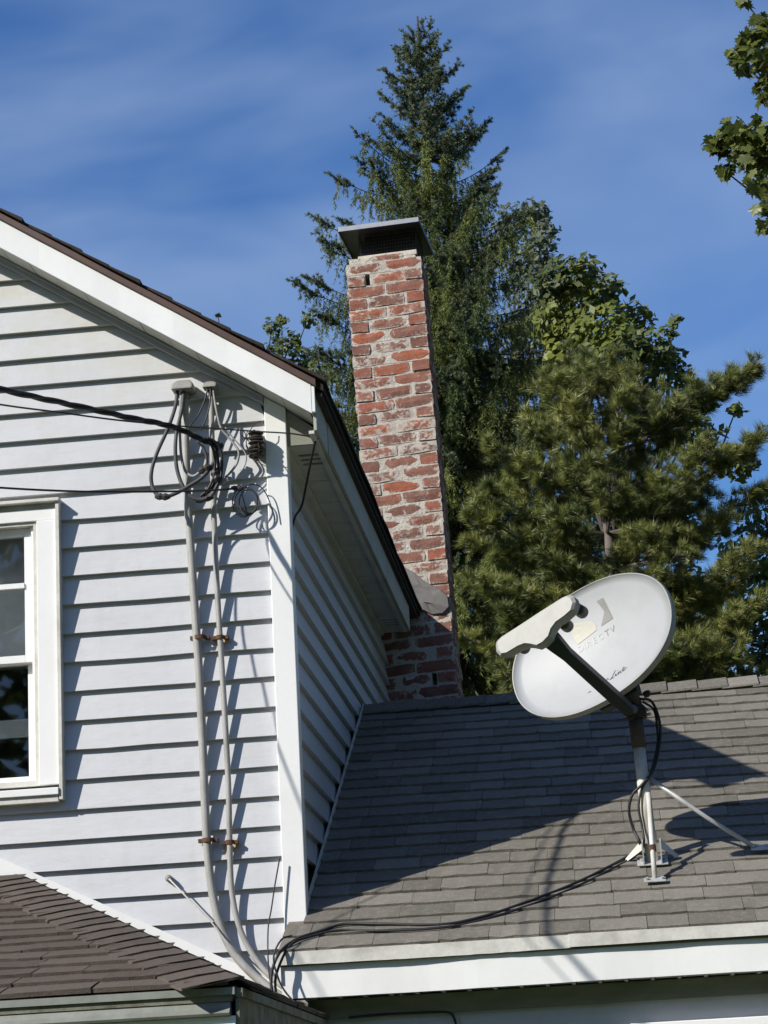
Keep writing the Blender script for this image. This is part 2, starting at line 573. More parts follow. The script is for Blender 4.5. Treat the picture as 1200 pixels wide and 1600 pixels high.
WX0, WX1, WZ0, WZ1 = -2.87, -1.862, 1.222, 2.275     # outside of the window trim
for k in range(-14, 32):
    zb = Z0 + k * E
    zt = zb + E
    r0, r1 = XB, XB
    if zb > rake(XB) - 0.0:
        r0 = rake_x(zb)
    if zt > rake(XB):
        r1 = rake_x(zt)
    l0, l1 = 2 * XP - (r0 if r0 < XB else XC), 2 * XP - (r1 if r1 < XB else XC)
    if r0 < l0 + 0.05:
        continue
    if r1 < l1:
        zt = zb + E * (r0 - l0) / ((r0 - l0) + (l1 - r1))
        r1 = l1 = 0.5 * (r0 + l0)
    if zt > WZ0 + 0.01 and zb < WZ1 - 0.012:
        if zb < WZ0:                                   # course under the sill
            plank(l0, r0, l0, r0, zb, WZ0 - 0.001, front_wall)
            zb2 = WZ0
        plank(WX1 - 0.004, r0, WX1 - 0.004, r1, zb, zt, front_wall)
        plank(l0, WX0 + 0.004, l1, WX0 + 0.004, zb, zt, front_wall)
    else:
        plank(l0, r0, l1, r1, zb, zt, front_wall)

# side wall courses (they run back along the wall)
for k in range(-2, 13):
    zb = Z0 + k * E + 0.004
    zt = min(zb + E, 2.412)
    if zb > 2.40:
        continue
    n = 6
    P, fs = [], []
    for i in range(n + 1):
        y = WALL + 0.03 + (BACK - 0.002 - WALL - 0.03) * i / n
        j = random.uniform(-0.002, 0.002)
        fr = (zt - zb) / E
        P += [(XC - LIP, y, zb + j), (XC, y, zb + j), (XC - LIP * fr, y, zt + 0.001)]
    for i in range(n):
        a, b_ = i * 3, i * 3 + 3
        fs += [(a, a + 1, b_ + 1, b_), (a + 1, a + 2, b_ + 2, b_ + 1)]
    fs += [(2, 1, 0), (n * 3, n * 3 + 1, n * 3 + 2)]
    MB().poly(P, fs).build('siding_plank', M['siding'], side_wall)

# corner board (two legs round the corner)
cb = MB()
cb.poly([(XB, WALL - 0.016, 0.72), (XC + 0.010, WALL - 0.016, 0.72), (XC + 0.010, WALL + 0.05, 0.72), (XC - 0.02, WALL + 0.05, 0.72), (XC - 0.02, WALL + 0.029, 0.72), (XB, WALL + 0.029, 0.72)] +
        [(XB, WALL - 0.016, rake(XB) - 0.002), (XC + 0.010, WALL - 0.016, rake(XC + 0.01) - 0.002), (XC + 0.010, WALL + 0.05, rake(XC + 0.01) - 0.13), (XC - 0.02, WALL + 0.05, rake(XC) - 0.13), (XC - 0.02, WALL + 0.029, rake(XC) - 0.002), (XB, WALL + 0.029, rake(XB) - 0.002)],
        [(5, 4, 3, 2, 1, 0), (6, 7, 8, 9, 10, 11)] + [(i, (i + 1) % 6, 6 + (i + 1) % 6, 6 + i) for i in range(6)])
cb.build('corner_board', M['trim'], house, bevel=0.003)

# ---- rake: channel on the wall, soffit panels, fascia, drip edge
FY = 7.51                        # front face of the rake fascia
RX1 = -0.938                     # lower end of the rake


def rk(x, dz):
    return rake(x) + dz


def strip(x0, x1, y0, y1, d0, d1, name, mat, bevel=0.0, parent=house, end=0.0):
    """board that follows the rake between x0 and x1, from d0 to d1 above the soffit line"""
    mb = MB()
    mb.hexa([(x0, y0, rk(x0, d0)), (x1, y0, rk(x1, d0)), (x1, y1, rk(x1, d0)), (x0, y1, rk(x0, d0)),
             (x0, y0, rk(x0, d1)), (x1 + end, y0, rk(x1 + end, d1)), (x1 + end, y1, rk(x1 + end, d1)), (x0, y1, rk(x0, d1))])
    return mb.build(name, mat, parent, bevel=bevel)


strip(XP, XB - 0.002, WALL - 0.020, WALL + 0.028, -0.030, -0.004, 'rake_channel', M['grey_trim'])
strip(XP, XB - 0.002, WALL - 0.028, WALL - 0.0205, -0.014, -0.004, 'rake_channel_lip', M['grey_trim'])
# soffit panels between wall and fascia
px = RX1 - 0.012
while px > XP:
    w_ = 0.098
    x1, x0 = px, max(px - w_, XP)
    q = random.uniform(-0.0015, 0.0015)
    strip(x0 + 0.0015, x1 - 0.0015, FY + 0.021, WALL + 0.02, q, 0.006 + q, 'soffit_panel', M['soffit'])
    px -= w_
strip(XP, RX1, FY + 0.021, WALL + 0.02, 0.0085, 0.05, 'soffit_backing', M['soffit'])
# left half of the gable, outside the picture, joined simply
mb = MB()
mb.hexa([(XL - 0.11, FY, rk(XL - 0.11, -0.01)), (XP - 0.001, FY, rk(XP, -0.01)), (XP - 0.001, FY + 0.02, rk(XP, -0.01)), (XL - 0.11, FY + 0.02, rk(XL - 0.11, -0.01)),
         (XL - 0.11, FY, rk(XL - 0.11, 0.095)), (XP - 0.001, FY, rk(XP, 0.095)), (XP - 0.001, FY + 0.02, rk(XP, 0.095)), (XL - 0.11, FY + 0.02, rk(XL - 0.11, 0.095))])
mb.build('rake_fascia', M['trim'], house)
# main fascia, slightly wavy aluminium
mb = MB()
n = 24
P, fs = [], []
for i in range(n + 1):
    x = XP + (RX1 - XP) * i / n
    wv = 0.0012 * math.sin(i * 1.9) + random.uniform(-0.0008, 0.0008)
    P += [(x, FY + 0.02, rk(x, -0.008)), (x, FY + wv, rk(x, -0.010)), (x, FY + wv, rk(x, 0.094)), (x, FY + 0.02, rk(x, 0.094))]
for i in range(n):
    a, b_ = 4 * i, 4 * i + 4
    fs += [(a, b_, b_ + 1, a + 1), (a + 1, b_ + 1, b_ + 2, a + 2), (a + 2, b_ + 2, b_ + 3, a + 3), (a + 3, b_ + 3, b_, a)]
fs += [(0, 1, 2, 3), (4 * n + 3, 4 * n + 2, 4 * n + 1, 4 * n)]
mb.poly(P, fs).build('rake_fascia', M['trim'], house, smooth=False)
strip(XP, RX1 + 0.02, FY - 0.013, FY + 0.03, 0.0945, 0.120, 'drip_edge', M['brown'], 0.002)

# ---- eave box down the right side
MB().box(RX1 + 0.0005, -0.9255, FY + 0.003, FY + 0.0205, 2.462, 2.556).build('fascia_return', M['trim'], house, bevel=0.0015)
EX = -0.925                      # outer face of the eave fascia
EZ = 2.405                       # underside of the eave soffit
EY1 = 10.76
mb = MB()
mb.hexa([(XC + 0.011, WALL - 0.004, EZ), (EX - 0.011, WALL - 0.004, EZ), (EX - 0.011, WALL + 0.004, EZ), (XC + 0.011, WALL + 0.004, EZ),
         (XC + 0.011, WALL - 0.004, rake(XC) - 0.012), (EX - 0.011, WALL - 0.004, rake(EX) - 0.012), (EX - 0.011, WALL + 0.004, rake(EX) - 0.012), (XC + 0.011, WALL + 0.004, rake(XC) - 0.012)])
mb.build('eave_end_board', M['frieze'], house)
y = WALL + 0.006
i = 0
while y < EY1 - 0.01:
    y1 = min(y + 0.30, EY1)
    q = random.uniform(-0.001, 0.001)
    pan = MB()
    if i in (0, 9):             # vented panel: three louvre slots
        ys = [y + 0.002]
        a0 = y + 0.11
        for s_ in range(3):
            ys += [a0 + s_ * 0.055, a0 + s_ * 0.055 + 0.026]
        ys += [y1 - 0.002]
        for s_ in range(0, len(ys) - 1, 2):
            pan.box(XC + 0.001, EX - 0.0115, ys[s_], ys[s_ + 1], EZ + q, EZ + q + 0.006)
        for s_ in range(1, len(ys) - 2, 2):
            pan.box(XC + 0.001, XC + 0.03, ys[s_] + 1e-4, ys[s_ + 1] - 1e-4, EZ + q, EZ + q + 0.006)
            pan.box(EX - 0.03, EX - 0.0115, ys[s_] + 1e-4, ys[s_ + 1] - 1e-4, EZ + q, EZ + q + 0.006)
    else:
        pan.box(XC + 0.001, EX - 0.0115, y + 0.002, y1 - 0.002, EZ + q, EZ + q + 0.006)
        pan.box(XC + 0.001, EX - 0.0115, y + 0.15 - 0.002, y + 0.15 + 0.002, EZ + q - 0.003, EZ + q - 0.0002) if y + 0.16 < y1 else None
    pan.build('soffit_panel', M['soffit'], house)
    y = y1
    i += 1
MB().box(XC + 0.001, EX - 0.012, WALL + 0.006, EY1, EZ + 0.03, EZ + 0.04).build('soffit_void', M['dark'], house)
MB().box(XC - 0.0185, XC + 0.014, WALL + 0.052, EY1, EZ - 0.020, EZ - 0.0015).build('soffit_channel', M['soffit'], house)
# fascia in two lapped lengths
MB().box(EX - 0.011, EX, FY + 0.021, 7.84, EZ - 0.004, 2.520).build('eave_fascia', M['soffit_shade'], house, bevel=0.0015)
MB().box(EX - 0.009, EX + 0.003, 7.825, EY1, EZ - 0.006, 2.520).build('eave_fascia', M['soffit_shade'], house, bevel=0.0015)
MB().box(EX - 0.03, EX - 0.0115, FY + 0.03, EY1, EZ - 0.012, EZ - 0.001).build('soffit_channel', M['soffit'], house)
MB().box(XC - 0.01, EX + 0.003, EY1 + 0.0005, EY1 + 0.012, EZ - 0.006, 2.52).build('eave_end_board', M['soffit'], house)
MB().box(EX - 0.02, EX + 0.022, FY + 0.02, BACK - 0.03, 2.521, 2.534).build('drip_edge', M['iron'], house)  # drip edge near black along the eave: shade put into its colour

# ---- main roof deck with its shingle courses
RE = -0.885                      # eave edge of the shingles


def roof_z(x):                   # top of the deck
    x = max(x, 2 * XP - x)
    return rake(RX1) + 0.122 - 0.655 * (x - RX1)


mb = MB()
for s_ in (1, -1):
    xa, xb_ = XP, (RE - 0.01 if s_ > 0 else 2 * XP - RE)
    mb.hexa([(xa, FY + 0.0, roof_z(xa) - 0.028), (xb_, FY + 0.0, roof_z(xb_) - 0.028), (xb_, BACK - 0.01, roof_z(xb_) - 0.028), (xa, BACK - 0.01, roof_z(xa) - 0.028),
             (xa, FY + 0.0, roof_z(xa)), (xb_, FY + 0.0, roof_z(xb_)), (xb_, BACK - 0.01, roof_z(xb_)), (xa, BACK - 0.01, roof_z(xa))])
main_roof = mb.build('main_roof', M['shingle_dark'], house)
# courses: long strips on the sunny right slope, each with a ragged rake end
sx = 0.0
slen = math.hypot(1, 0.655)
k = 0
while True:
    xa = RE - k * 0.105
    xb_ = xa - 0.135
    if xb_ < XP:
        break
    n = 16
    P, fs = [], []
    yj = FY - 0.022 + random.uniform(-0.012, 0.008)
    for i in range(n + 1):
        y = yj + (BACK - 0.012 - yj) * i / n
        j = random.uniform(-0.004, 0.004)
        jz = random.uniform(0, 0.004)
        P += [(xa + j, y, roof_z(xa) + 0.003), (xa + j, y, roof_z(xa) + 0.015 + jz), (xb_, y, roof_z(xb_) + 0.006), (xb_, y, roof_z(xb_) + 0.001)]
    for i in range(n):
        a, b_ = 4 * i, 4 * i + 4
        fs += [(a, b_, b_ + 1, a + 1), (a + 1, b_ + 1, b_ + 2, a + 2), (a + 2, b_ + 2, b_ + 3, a + 3), (a + 3, b_ + 3, b_, a)]
    fs += [(0, 1, 2, 3), (4 * n + 3, 4 * n + 2, 4 * n + 1, 4 * n)]
    MB().poly(P, fs).build('shingle_course', M['shingle_dark'], main_roof)
    k += 1

# ---- window in the gable wall
win = MB()
yF = WALL - 0.024
win.box(WX1 - 0.082, WX1 - 0.012, yF, WALL + 0.05, WZ0 + 0.05, WZ1 - 0.075)
window = win.build('window', M['trim'], house, bevel=0.002)
MB().box(WX0 + 0.012, WX0 + 0.082, yF, WALL + 0.05, WZ0 + 0.05, WZ1 - 0.075).build('side_casing', M['trim'], window, bevel=0.002)
MB().box(WX0 + 0.012, WX1 - 0.012, yF + 0.003, WALL + 0.05, WZ1 - 0.074, WZ1 - 0.032).build('head_casing', M['trim'], window, bevel=0.002)
MB().box(WX0 - 0.004, WX1 + 0.004, yF - 0.020, WALL + 0.02, WZ1 - 0.012, WZ1).box(WX0 + 0.004, WX1 - 0.012, yF + 0.012, WALL + 0.02, WZ1 - 0.0315, WZ1 - 0.0125).build('drip_cap', M['trim_old'], window, bevel=0.002)
MB().box(WX1 - 0.0118, WX1, yF - 0.010, WALL + 0.02, WZ0 - 0.004, WZ1 - 0.0125).build('trim_channel', M['trim_old'], window)
MB().box(WX0, WX0 + 0.0118, yF - 0.010, WALL + 0.02, WZ0 - 0.004, WZ1 - 0.0125).build('trim_channel', M['trim_old'], window)
MB().hexa([(WX0 + 0.012, yF - 0.018, WZ0 + 0.012), (WX1 - 0.0125, yF - 0.018, WZ0 + 0.012), (WX1 - 0.0125, WALL + 0.05, WZ0 + 0.012), (WX0 + 0.012, WALL + 0.05, WZ0 + 0.012),
           (WX0 + 0.012, yF - 0.018, WZ0 + 0.036), (WX1 - 0.0125, yF - 0.018, WZ0 + 0.036), (WX1 - 0.0125, WALL + 0.05, WZ0 + 0.049), (WX0 + 0.012, WALL + 0.05, WZ0 + 0.049)]).build('sill', M['trim'], window, bevel=0.002)
MB().box(WX0 + 0.002, WX1 - 0.016, yF - 0.008, WALL + 0.02, WZ0 - 0.010, WZ0 + 0.0115).build('sill_trim', M['trim_old'], window)
ix0, ix1, iz0, iz1 = WX0 + 0.0825, WX1 - 0.0825, WZ0 + 0.05, WZ1 - 0.0745
# stepped frame
fr = MB()
fr.box(ix1 - 0.014, ix1, WALL - 0.012, WALL + 0.10, iz0, iz1).box(ix0, ix0 + 0.014, WALL - 0.012, WALL + 0.10, iz0, iz1)
fr.box(ix0 + 0.0145, ix1 - 0.0145, WALL - 0.012, WALL + 0.10, iz1 - 0.012, iz1).box(ix0 + 0.0145, ix1 - 0.0145, WALL - 0.010, WALL + 0.10, iz0, iz0 + 0.018)
fr.build('frame', M['trim_old'], window)
fr = MB()
fr.box(ix1 - 0.026, ix1 - 0.0142, WALL + 0.004, WALL + 0.09, iz0 + 0.0185, iz1 - 0.0125).box(ix0 + 0.0142, ix0 + 0.026, WALL + 0.004, WALL + 0.09, iz0 + 0.0185, iz1 - 0.0125)
fr.build('jamb', M['trim'], window)
sx0, sx1 = ix0 + 0.0265, ix1 - 0.0265
zm = 1.722


def sash(z0, z1, yy, nm):
    s_ = MB()
    s_.box(sx1 - 0.028, sx1, yy, yy + 0.03, z0, z1).box(sx0, sx0 + 0.028, yy, yy + 0.03, z0, z1)
    s_.box(sx0 + 0.0282, sx1 - 0.0282, yy + 0.0005, yy + 0.03, z1 - 0.026, z1).box(sx0 + 0.0282, sx1 - 0.0282, yy + 0.0005, yy + 0.03, z0, z0 + 0.026)
    s_.build('sash', M['trim'], window, bevel=0.0015)
    MB().box(sx0 + 0.0283, sx1 - 0.0283, yy + 0.014, yy + 0.018, z0 + 0.0262, z1 - 0.0262).build('pane', M['glass'], window)


sash(zm - 0.014, iz1 - 0.013, WALL + 0.018, 'upper')
sash(iz0 + 0.019, zm + 0.012, WALL + 0.052, 'lower')
MB().box(sx0 + 0.0283, sx1 - 0.0283, WALL + 0.012, WALL + 0.030, 1.972, 1.990).build('storm_bar', M['trim'], window)
# what can be seen of the room: a half drawn blind, a shelf, darkness
MB().box(sx0, sx1, WALL + 0.17, WALL + 0.175, 1.74, iz1).build('blind', M['blind'], window)
MB().box(sx0, sx1, WALL + 0.30, WALL + 0.32, 1.50, 1.565).build('curtain_rail', M['blind'], window)
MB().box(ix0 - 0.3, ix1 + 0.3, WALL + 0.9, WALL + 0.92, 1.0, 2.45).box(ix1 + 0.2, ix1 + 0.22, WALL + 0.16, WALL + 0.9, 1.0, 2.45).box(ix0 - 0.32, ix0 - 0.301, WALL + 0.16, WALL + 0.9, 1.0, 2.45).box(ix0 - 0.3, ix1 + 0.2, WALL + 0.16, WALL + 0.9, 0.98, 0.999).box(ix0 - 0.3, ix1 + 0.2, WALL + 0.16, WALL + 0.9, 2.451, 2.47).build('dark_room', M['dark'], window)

# ------------------------------------------------------------------ wing on the right
WS = 0.51
WE_Y, WR_Y = 7.44, 9.82           # eave and ridge


def wz(y):
    return 0.78 + WS * (y - 7.70) if y <= WR_Y else 0.78 + WS * (2 * WR_Y - y - 7.70)


WXL, WXR = -1.112, 3.6
WW = 7.565                        # wing wall face
mb = MB()
xl2 = XC + 0.004
# the deck is notched round the house corner
mb.hexa([(WXL, WE_Y, wz(WE_Y) - 0.05), (WXR, WE_Y, wz(WE_Y) - 0.05), (WXR, 7.68, wz(7.68) - 0.05), (WXL, 7.68, wz(7.68) - 0.05),
         (WXL, WE_Y, wz(WE_Y) - 0.008), (WXR, WE_Y, wz(WE_Y) - 0.008), (WXR, 7.68, wz(7.68) - 0.008), (WXL, 7.68, wz(7.68) - 0.008)])
mb.hexa([(xl2, 7.68, wz(7.68) - 0.05), (WXR, 7.68, wz(7.68) - 0.05), (WXR, WR_Y, wz(WR_Y) - 0.05), (xl2, WR_Y, wz(WR_Y) - 0.05),
         (xl2, 7.68, wz(7.68) - 0.008), (WXR, 7.68, wz(7.68) - 0.008), (WXR, WR_Y, wz(WR_Y) - 0.008), (xl2, WR_Y, wz(WR_Y) - 0.008)])
mb.hexa([(xl2, WR_Y, wz(WR_Y) - 0.05), (WXR, WR_Y, wz(WR_Y) - 0.05), (WXR, 12.2, wz(12.2) - 0.05), (xl2, 12.2, wz(12.2) - 0.05),
         (xl2, WR_Y, wz(WR_Y) - 0.008), (WXR, WR_Y, wz(WR_Y) - 0.008), (WXR, 12.2, wz(12.2) - 0.008), (xl2, 12.2, wz(12.2) - 0.008)])
wing_roof = mb.build('wing_roof', M['shingle_grey'], house)
EXPO = 0.1125
cs = 1 / math.hypot(1, WS)
SA = math.atan(WS)


def tab_mesh(seed, depth, th):
    """a shingle tab, unit width, butt edge thick and a little ragged, local y up the slope"""
    rr = random.Random(seed)
    n = 4
    P, fs = [], []
    for i in range(n + 1):
        x = -0.5 + i / n
        j = rr.uniform(-0.0025, 0.0025)
        hgt = th * rr.uniform(0.9, 1.4)
        P += [(x, j, -0.003), (x, j, hgt), (x, depth * 0.5, hgt * 0.62), (x, depth, 0.0012)]
    for i in range(n):
        a, b_ = 4 * i, 4 * i + 4
        fs += [(a, b_, b_ + 1, a + 1), (a + 1, b_ + 1, b_ + 2, a + 2), (a + 2, b_ + 2, b_ + 3, a + 3)]
    fs += [(0, 1, 2, 3), (4 * n + 3, 4 * n + 2, 4 * n + 1, 4 * n)]
    return MB().poly(P, fs)


tabs = [tab_mesh(s_, EXPO * 1.12, 0.0085).mesh('shingle_tab', M['shingle_grey']) for s_ in range(7)]
rest = MB()
nc = int((WR_Y - WE_Y) / cs / EXPO) + 1
cnt = 0
VIS = 0.70
for c in range(nc):
    s0 = c * EXPO - 0.012
    yy = WE_Y + s0 * cs
    left = WXL if yy < 7.6 else XC + 0.006
    x = left
    vis_r = 0.44 + 0.26 * c / nc
    while x < WXR - 0.02:
        wd = random.choice((0.13, 0.16, 0.18, 0.21, 0.24))
        if x == left:
            wd *= random.uniform(0.5, 1.0)
        if x > vis_r + 0.02:
            wd = 0.3
        x1 = min(x + wd, WXR)
        g_ = random.uniform(0.0008, 0.0022)
        yb2 = yy + random.uniform(-0.003, 0.003)
        sag = -0.006 * math.sin(1.1 * x + 0.5) * math.sin(math.pi * c / nc) + random.uniform(-0.001, 0.001)
        if x <= vis_r + 0.02:
            o = link('shingle', random.choice(tabs), wing_roof)
            o.location = (0.5 * (x + x1), yb2, wz(yb2) + sag)
            o.rotation_euler = (SA - 0.006, random.uniform(-0.003, 0.003), random.uniform(-0.006, 0.006))
            o.scale = (x1 - x - g_, 1, 1)
            cnt += 1
        else:
            for (xa, xb_) in ((x + 0.001, x1 - 0.001),):
                rest.hexa([(xa, yb2, wz(yb2) - 0.004), (xb_, yb2, wz(yb2) - 0.004), (xb_, yb2 + EXPO * cs * 1.1, wz(yb2 + EXPO * cs * 1.1) - 0.004), (xa, yb2 + EXPO * cs * 1.1, wz(yb2 + EXPO * cs * 1.1) - 0.004),
                           (xa, yb2, wz(yb2) + 0.009), (xb_, yb2, wz(yb2) + 0.009), (xb_, yb2 + EXPO * cs * 1.1, wz(yb2 + EXPO * cs * 1.1) + 0.001), (xa, yb2 + EXPO * cs * 1.1, wz(yb2 + EXPO * cs * 1.1) + 0.001)])
        x = x1
tag(rest.build('outlying_shingles', M['shingle_grey'], wing_roof), kind='stuff')
print('wing shingles', cnt)
# ridge caps bent over the ridge
capm = []
for s_ in range(3):
    rr = random.Random(90 + s_)
    mb = MB()
    P, fs = [], []
    for i in range(2):
        xx = (-0.5, 0.5)[i]
        hh = (0.004, 0.012)[i]
        for yy, zz in ((-0.105, -0.0535), (-0.05, -0.0255), (-0.012, -0.004), (0.0, 0.0), (0.012, -0.004), (0.105, -0.0535)):
            P.append((xx, yy, zz + hh + rr.uniform(-0.001, 0.001)))
        for yy, zz in ((-0.105, -0.0535), (-0.05, -0.0255), (-0.012, -0.004), (0.0, 0.0), (0.012, -0.004), (0.105, -0.0535)):
            P.append((xx, yy, zz + hh - 0.008))
    for j in range(5):
        fs += [(j, j + 1, 12 + j + 1, 12 + j), (6 + j, 18 + j, 18 + j + 1, 6 + j + 1)]
    fs += [(0, 12, 18, 6), (5, 11, 23, 17), (0, 6, 7, 8, 9, 10, 11, 5, 4, 3, 2, 1), (12, 13, 14, 15, 16, 17, 23, 22, 21, 20, 19, 18)]
    capm.append(mb.poly(P, fs).mesh('ridge_cap', M['shingle_grey']))
x = XC + 0.07
while x < WXR:
    o = link('ridge_cap', random.choice(capm), wing_roof)
    o.location = (x, WR_Y, wz(WR_Y) + 0.012 + random.uniform(0, 0.003))
    o.scale = (0.152, 1, 1)
    o.rotation_euler = (0, random.uniform(-0.004, 0.004), random.uniform(-0.01, 0.01))
    x += 0.128
# step flashing up the side wall
y = 7.74
i = 0
while y < 9.75:
    y1 = y + 0.42
    mb = MB()
    q = random.uniform(-0.002, 0.002)
    mb.hexa([(XC + 0.001, y, wz(y) + 0.004), (XC + 0.006, y, wz(y) + 0.004), (XC + 0.006, y1, wz(y1) + 0.004), (XC + 0.001, y1, wz(y1) + 0.004),
             (XC + 0.001, y, wz(y) + 0.030 + q), (XC + 0.005, y, wz(y) + 0.030 + q), (XC + 0.005, y1, wz(y1) + 0.027), (XC + 0.001, y1, wz(y1) + 0.027)])
    mb.build('step_flashing', M['trim_old'], wing_roof)
    y = y1 - 0.004
    i += 1
# drip edge in two lengths, fascia, soffit, frieze and wall
ez = wz(WE_Y)


def wavy(x0, x1, yfun, z0, z1, name, mat, thick=0.006, n=40, zj=0.0):
    P, fs = [], []
    for i in range(n + 1):
        x = x0 + (x1 - x0) * i / n
        y = yfun(x)
        j = zj * math.sin(x * 4.1 + 1) + random.uniform(-zj, zj) * 0.3
        P += [(x, y + thick, z0 + j), (x, y, z0 + j), (x, y, z1), (x, y + thick, z1)]
    for i in range(n):
        a, b_ = 4 * i, 4 * i + 4
        fs += [(a, b_, b_ + 1, a + 1), (a + 1, b_ + 1, b_ + 2, a + 2), (a + 2, b_ + 2, b_ + 3, a + 3), (a + 3, b_ + 3, b_, a)]
    fs += [(0, 1, 2, 3), (4 * n + 3, 4 * n + 2, 4 * n + 1, 4 * n)]
    return MB().poly(P, fs).build(name, mat, house)


wavy(WXL - 0.004, -0.18, lambda x: WE_Y - 0.014 + 0.002 * math.sin(x * 9), ez - 0.046, ez - 0.005, 'drip_edge', M['trim_old'], zj=0.002)
wavy(-0.19, WXR, lambda x: WE_Y - 0.017 + 0.002 * math.sin(x * 7), ez - 0.044, ez - 0.003, 'drip_edge', M['trim_old'], zj=0.002)
wavy(WXL + 0.004, WXR, lambda x: WE_Y + 0.004 + 0.0025 * math.sin(x * 6.0) + 0.0015 * math.sin(x * 17), ez - 0.150, ez - 0.040, 'wing_fascia', M['trim'], 0.012, 60, 0.0012)
MB().box(WXL - 0.002, WXL + 0.004, WE_Y - 0.006, 7.675, ez - 0.10, ez - 0.010).build('wing_rake_board', M['trim'], house)
x = WXL + 0.02
while x < 1.2:
    MB().box(x + 0.002, x + 0.081, WE_Y + 0.0175, WW + 0.02, ez - 0.147, ez - 0.141).box(x + 0.070, x + 0.081, WE_Y + 0.0175, WW, ez - 0.152, ez - 0.1475).build('soffit_panel', M['soffit'], house)
    x += 0.083
MB().box(WXL + 0.01, 1.2, WE_Y + 0.0175, WW + 0.05, ez - 0.139, ez - 0.13).build('soffit_backing', M['soffit'], house)
MB().box(XC + 0.02, WXR - 0.1, WW - 0.012, WW + 0.02, ez - 0.213, ez - 0.153).build('frieze_board', M['frieze'], house)
wing_wall = MB().box(XC + 0.02, WXR - 0.1, WW + 0.012, 7.80, GROUND, ez - 0.15).box(WXR - 0.22, WXR - 0.1, 7.801, 12.0, GROUND, ez - 0.15).box(XC + 0.0, WXR - 0.221, 11.88, 12.0, GROUND, ez - 0.15).build('wing_wall', M['siding'], house)
gab = [(WW + 0.012, ez - 0.149), (12.0, ez - 0.149), (WR_Y, wz(WR_Y) - 0.06)]
MB().poly([(WXR - 0.22, a, b_) for a, b_ in gab] + [(WXR - 0.1, a, b_) for a, b_ in gab], [(2, 1, 0), (3, 4, 5), (0, 1, 4, 3), (1, 2, 5, 4), (2, 0, 3, 5)]).build('wing_gable', M['siding'], house)
zz = ez - 0.214
xs = [XC + 0.02, -0.56, 0.9, 2.2, WXR - 0.1]
for i in range(len(xs) - 1):
    for j in range(3):
        z1, z0_ = zz - 0.18 * j, zz - 0.18 * (j + 1)
        MB().poly([(xs[i] + 0.001, WW + 0.011, z1), (xs[i + 1] - 0.001, WW + 0.011, z1), (xs[i + 1] - 0.001, WW, z0_ + 0.002), (xs[i] + 0.001, WW, z0_ + 0.002), (xs[i + 1] - 0.001, WW + 0.011, z0_ + 0.002), (xs[i] + 0.001, WW + 0.011, z0_ + 0.002)],
                  [(0, 3, 2, 1), (3, 5, 4, 2), (0, 5, 3), (1, 2, 4)]).build('siding_plank', M['siding'], wing_wall)
hd = at(1100, 1595, WW - 0.02)
MB().box(-0.02, 1.2, WW - 0.032, WW - 0.001, hd[2] - 0.03, hd[2] + 0.004).build('window_head', M['trim'], house, bevel=0.003)

# ------------------------------------------------------------------ porch roof, lower left
PS, PQ = 0.30, 0.505              # pitch of the front and of the right hand slope
PX, PY, PZ = -0.992, 5.90, 0.443    # eave corner
PXL = -4.6


def pz(y):
    return PZ + PS * (y - PY)


t_end = WALL - 0.03 - PY
x_end = t_end * PS / PQ
mb = MB()
mb.poly([(PXL, PY, PZ - 0.01), (PX, PY, PZ - 0.01), (PX - x_end, PY + t_end, pz(PY + t_end) - 0.01), (PXL, PY + t_end, pz(PY + t_end) - 0.01), (PX, PY + t_end, PZ - 0.01),
         (PXL, PY, PZ - 0.04), (PX, PY, PZ - 0.04), (PXL, PY + t_end, PZ - 0.04), (PX, PY + t_end, PZ - 0.04)],
        [(0, 1, 2, 3), (1, 4, 2), (5, 7, 8, 6), (0, 5, 6, 1), (1, 6, 8, 4), (0, 3, 7, 5), (2, 4, 8, 7, 3)])
porch_roof = mb.build('porch_roof', M['shingle_brown'], house)
tabsb = [tab_mesh(50 + s_, 0.128, 0.0085).mesh('shingle_tab', M['shingle_brown']) for s_ in range(6)]
PA = math.atan(PS)
pc = math.cos(PA)
restp = MB()
c = 0
pcount = 0
while True:
    s0 = c * 0.108 - 0.014
    yy = PY + s0 * pc
    if yy > WALL - 0.10:
        break
    xr = PX - max(0, yy - PY) * PS / PQ - 0.02
    x = xr
    visl = -0.29 * yy
    while x > PXL + 0.1:
        wd = random.choice((0.14, 0.19, 0.24, 0.30)) if x != xr else random.uniform(0.08, 0.2)
        x1 = x - wd
        yb2 = yy + random.uniform(-0.006, 0.006)
        if x > visl:
            o = link('shingle', random.choice(tabsb), porch_roof)
            o.location = (0.5 * (x + x1), yb2, pz(yb2) + random.uniform(-0.001, 0.003))
            o.rotation_euler = (PA - 0.01, random.uniform(-0.01, 0.01), random.uniform(-0.02, 0.02))
            o.scale = (wd - 0.002, 1, 1)
            pcount += 1
        else:
            restp.hexa([(x1 + 0.001, yb2, pz(yb2) - 0.004), (x - 0.001, yb2, pz(yb2) - 0.004), (x - 0.001, yb2 + 0.1, pz(yb2 + 0.1) - 0.004), (x1 + 0.001, yb2 + 0.1, pz(yb2 + 0.1) - 0.004),
                        (x1 + 0.001, yb2, pz(yb2) + 0.01), (x - 0.001, yb2, pz(yb2) + 0.01), (x - 0.001, yb2 + 0.1, pz(yb2 + 0.1) + 0.001), (x1 + 0.001, yb2 + 0.1, pz(yb2 + 0.1) + 0.001)])
        x = x1
    c += 1
tag(restp.build('outlying_shingles', M['shingle_brown'], porch_roof), kind='stuff')
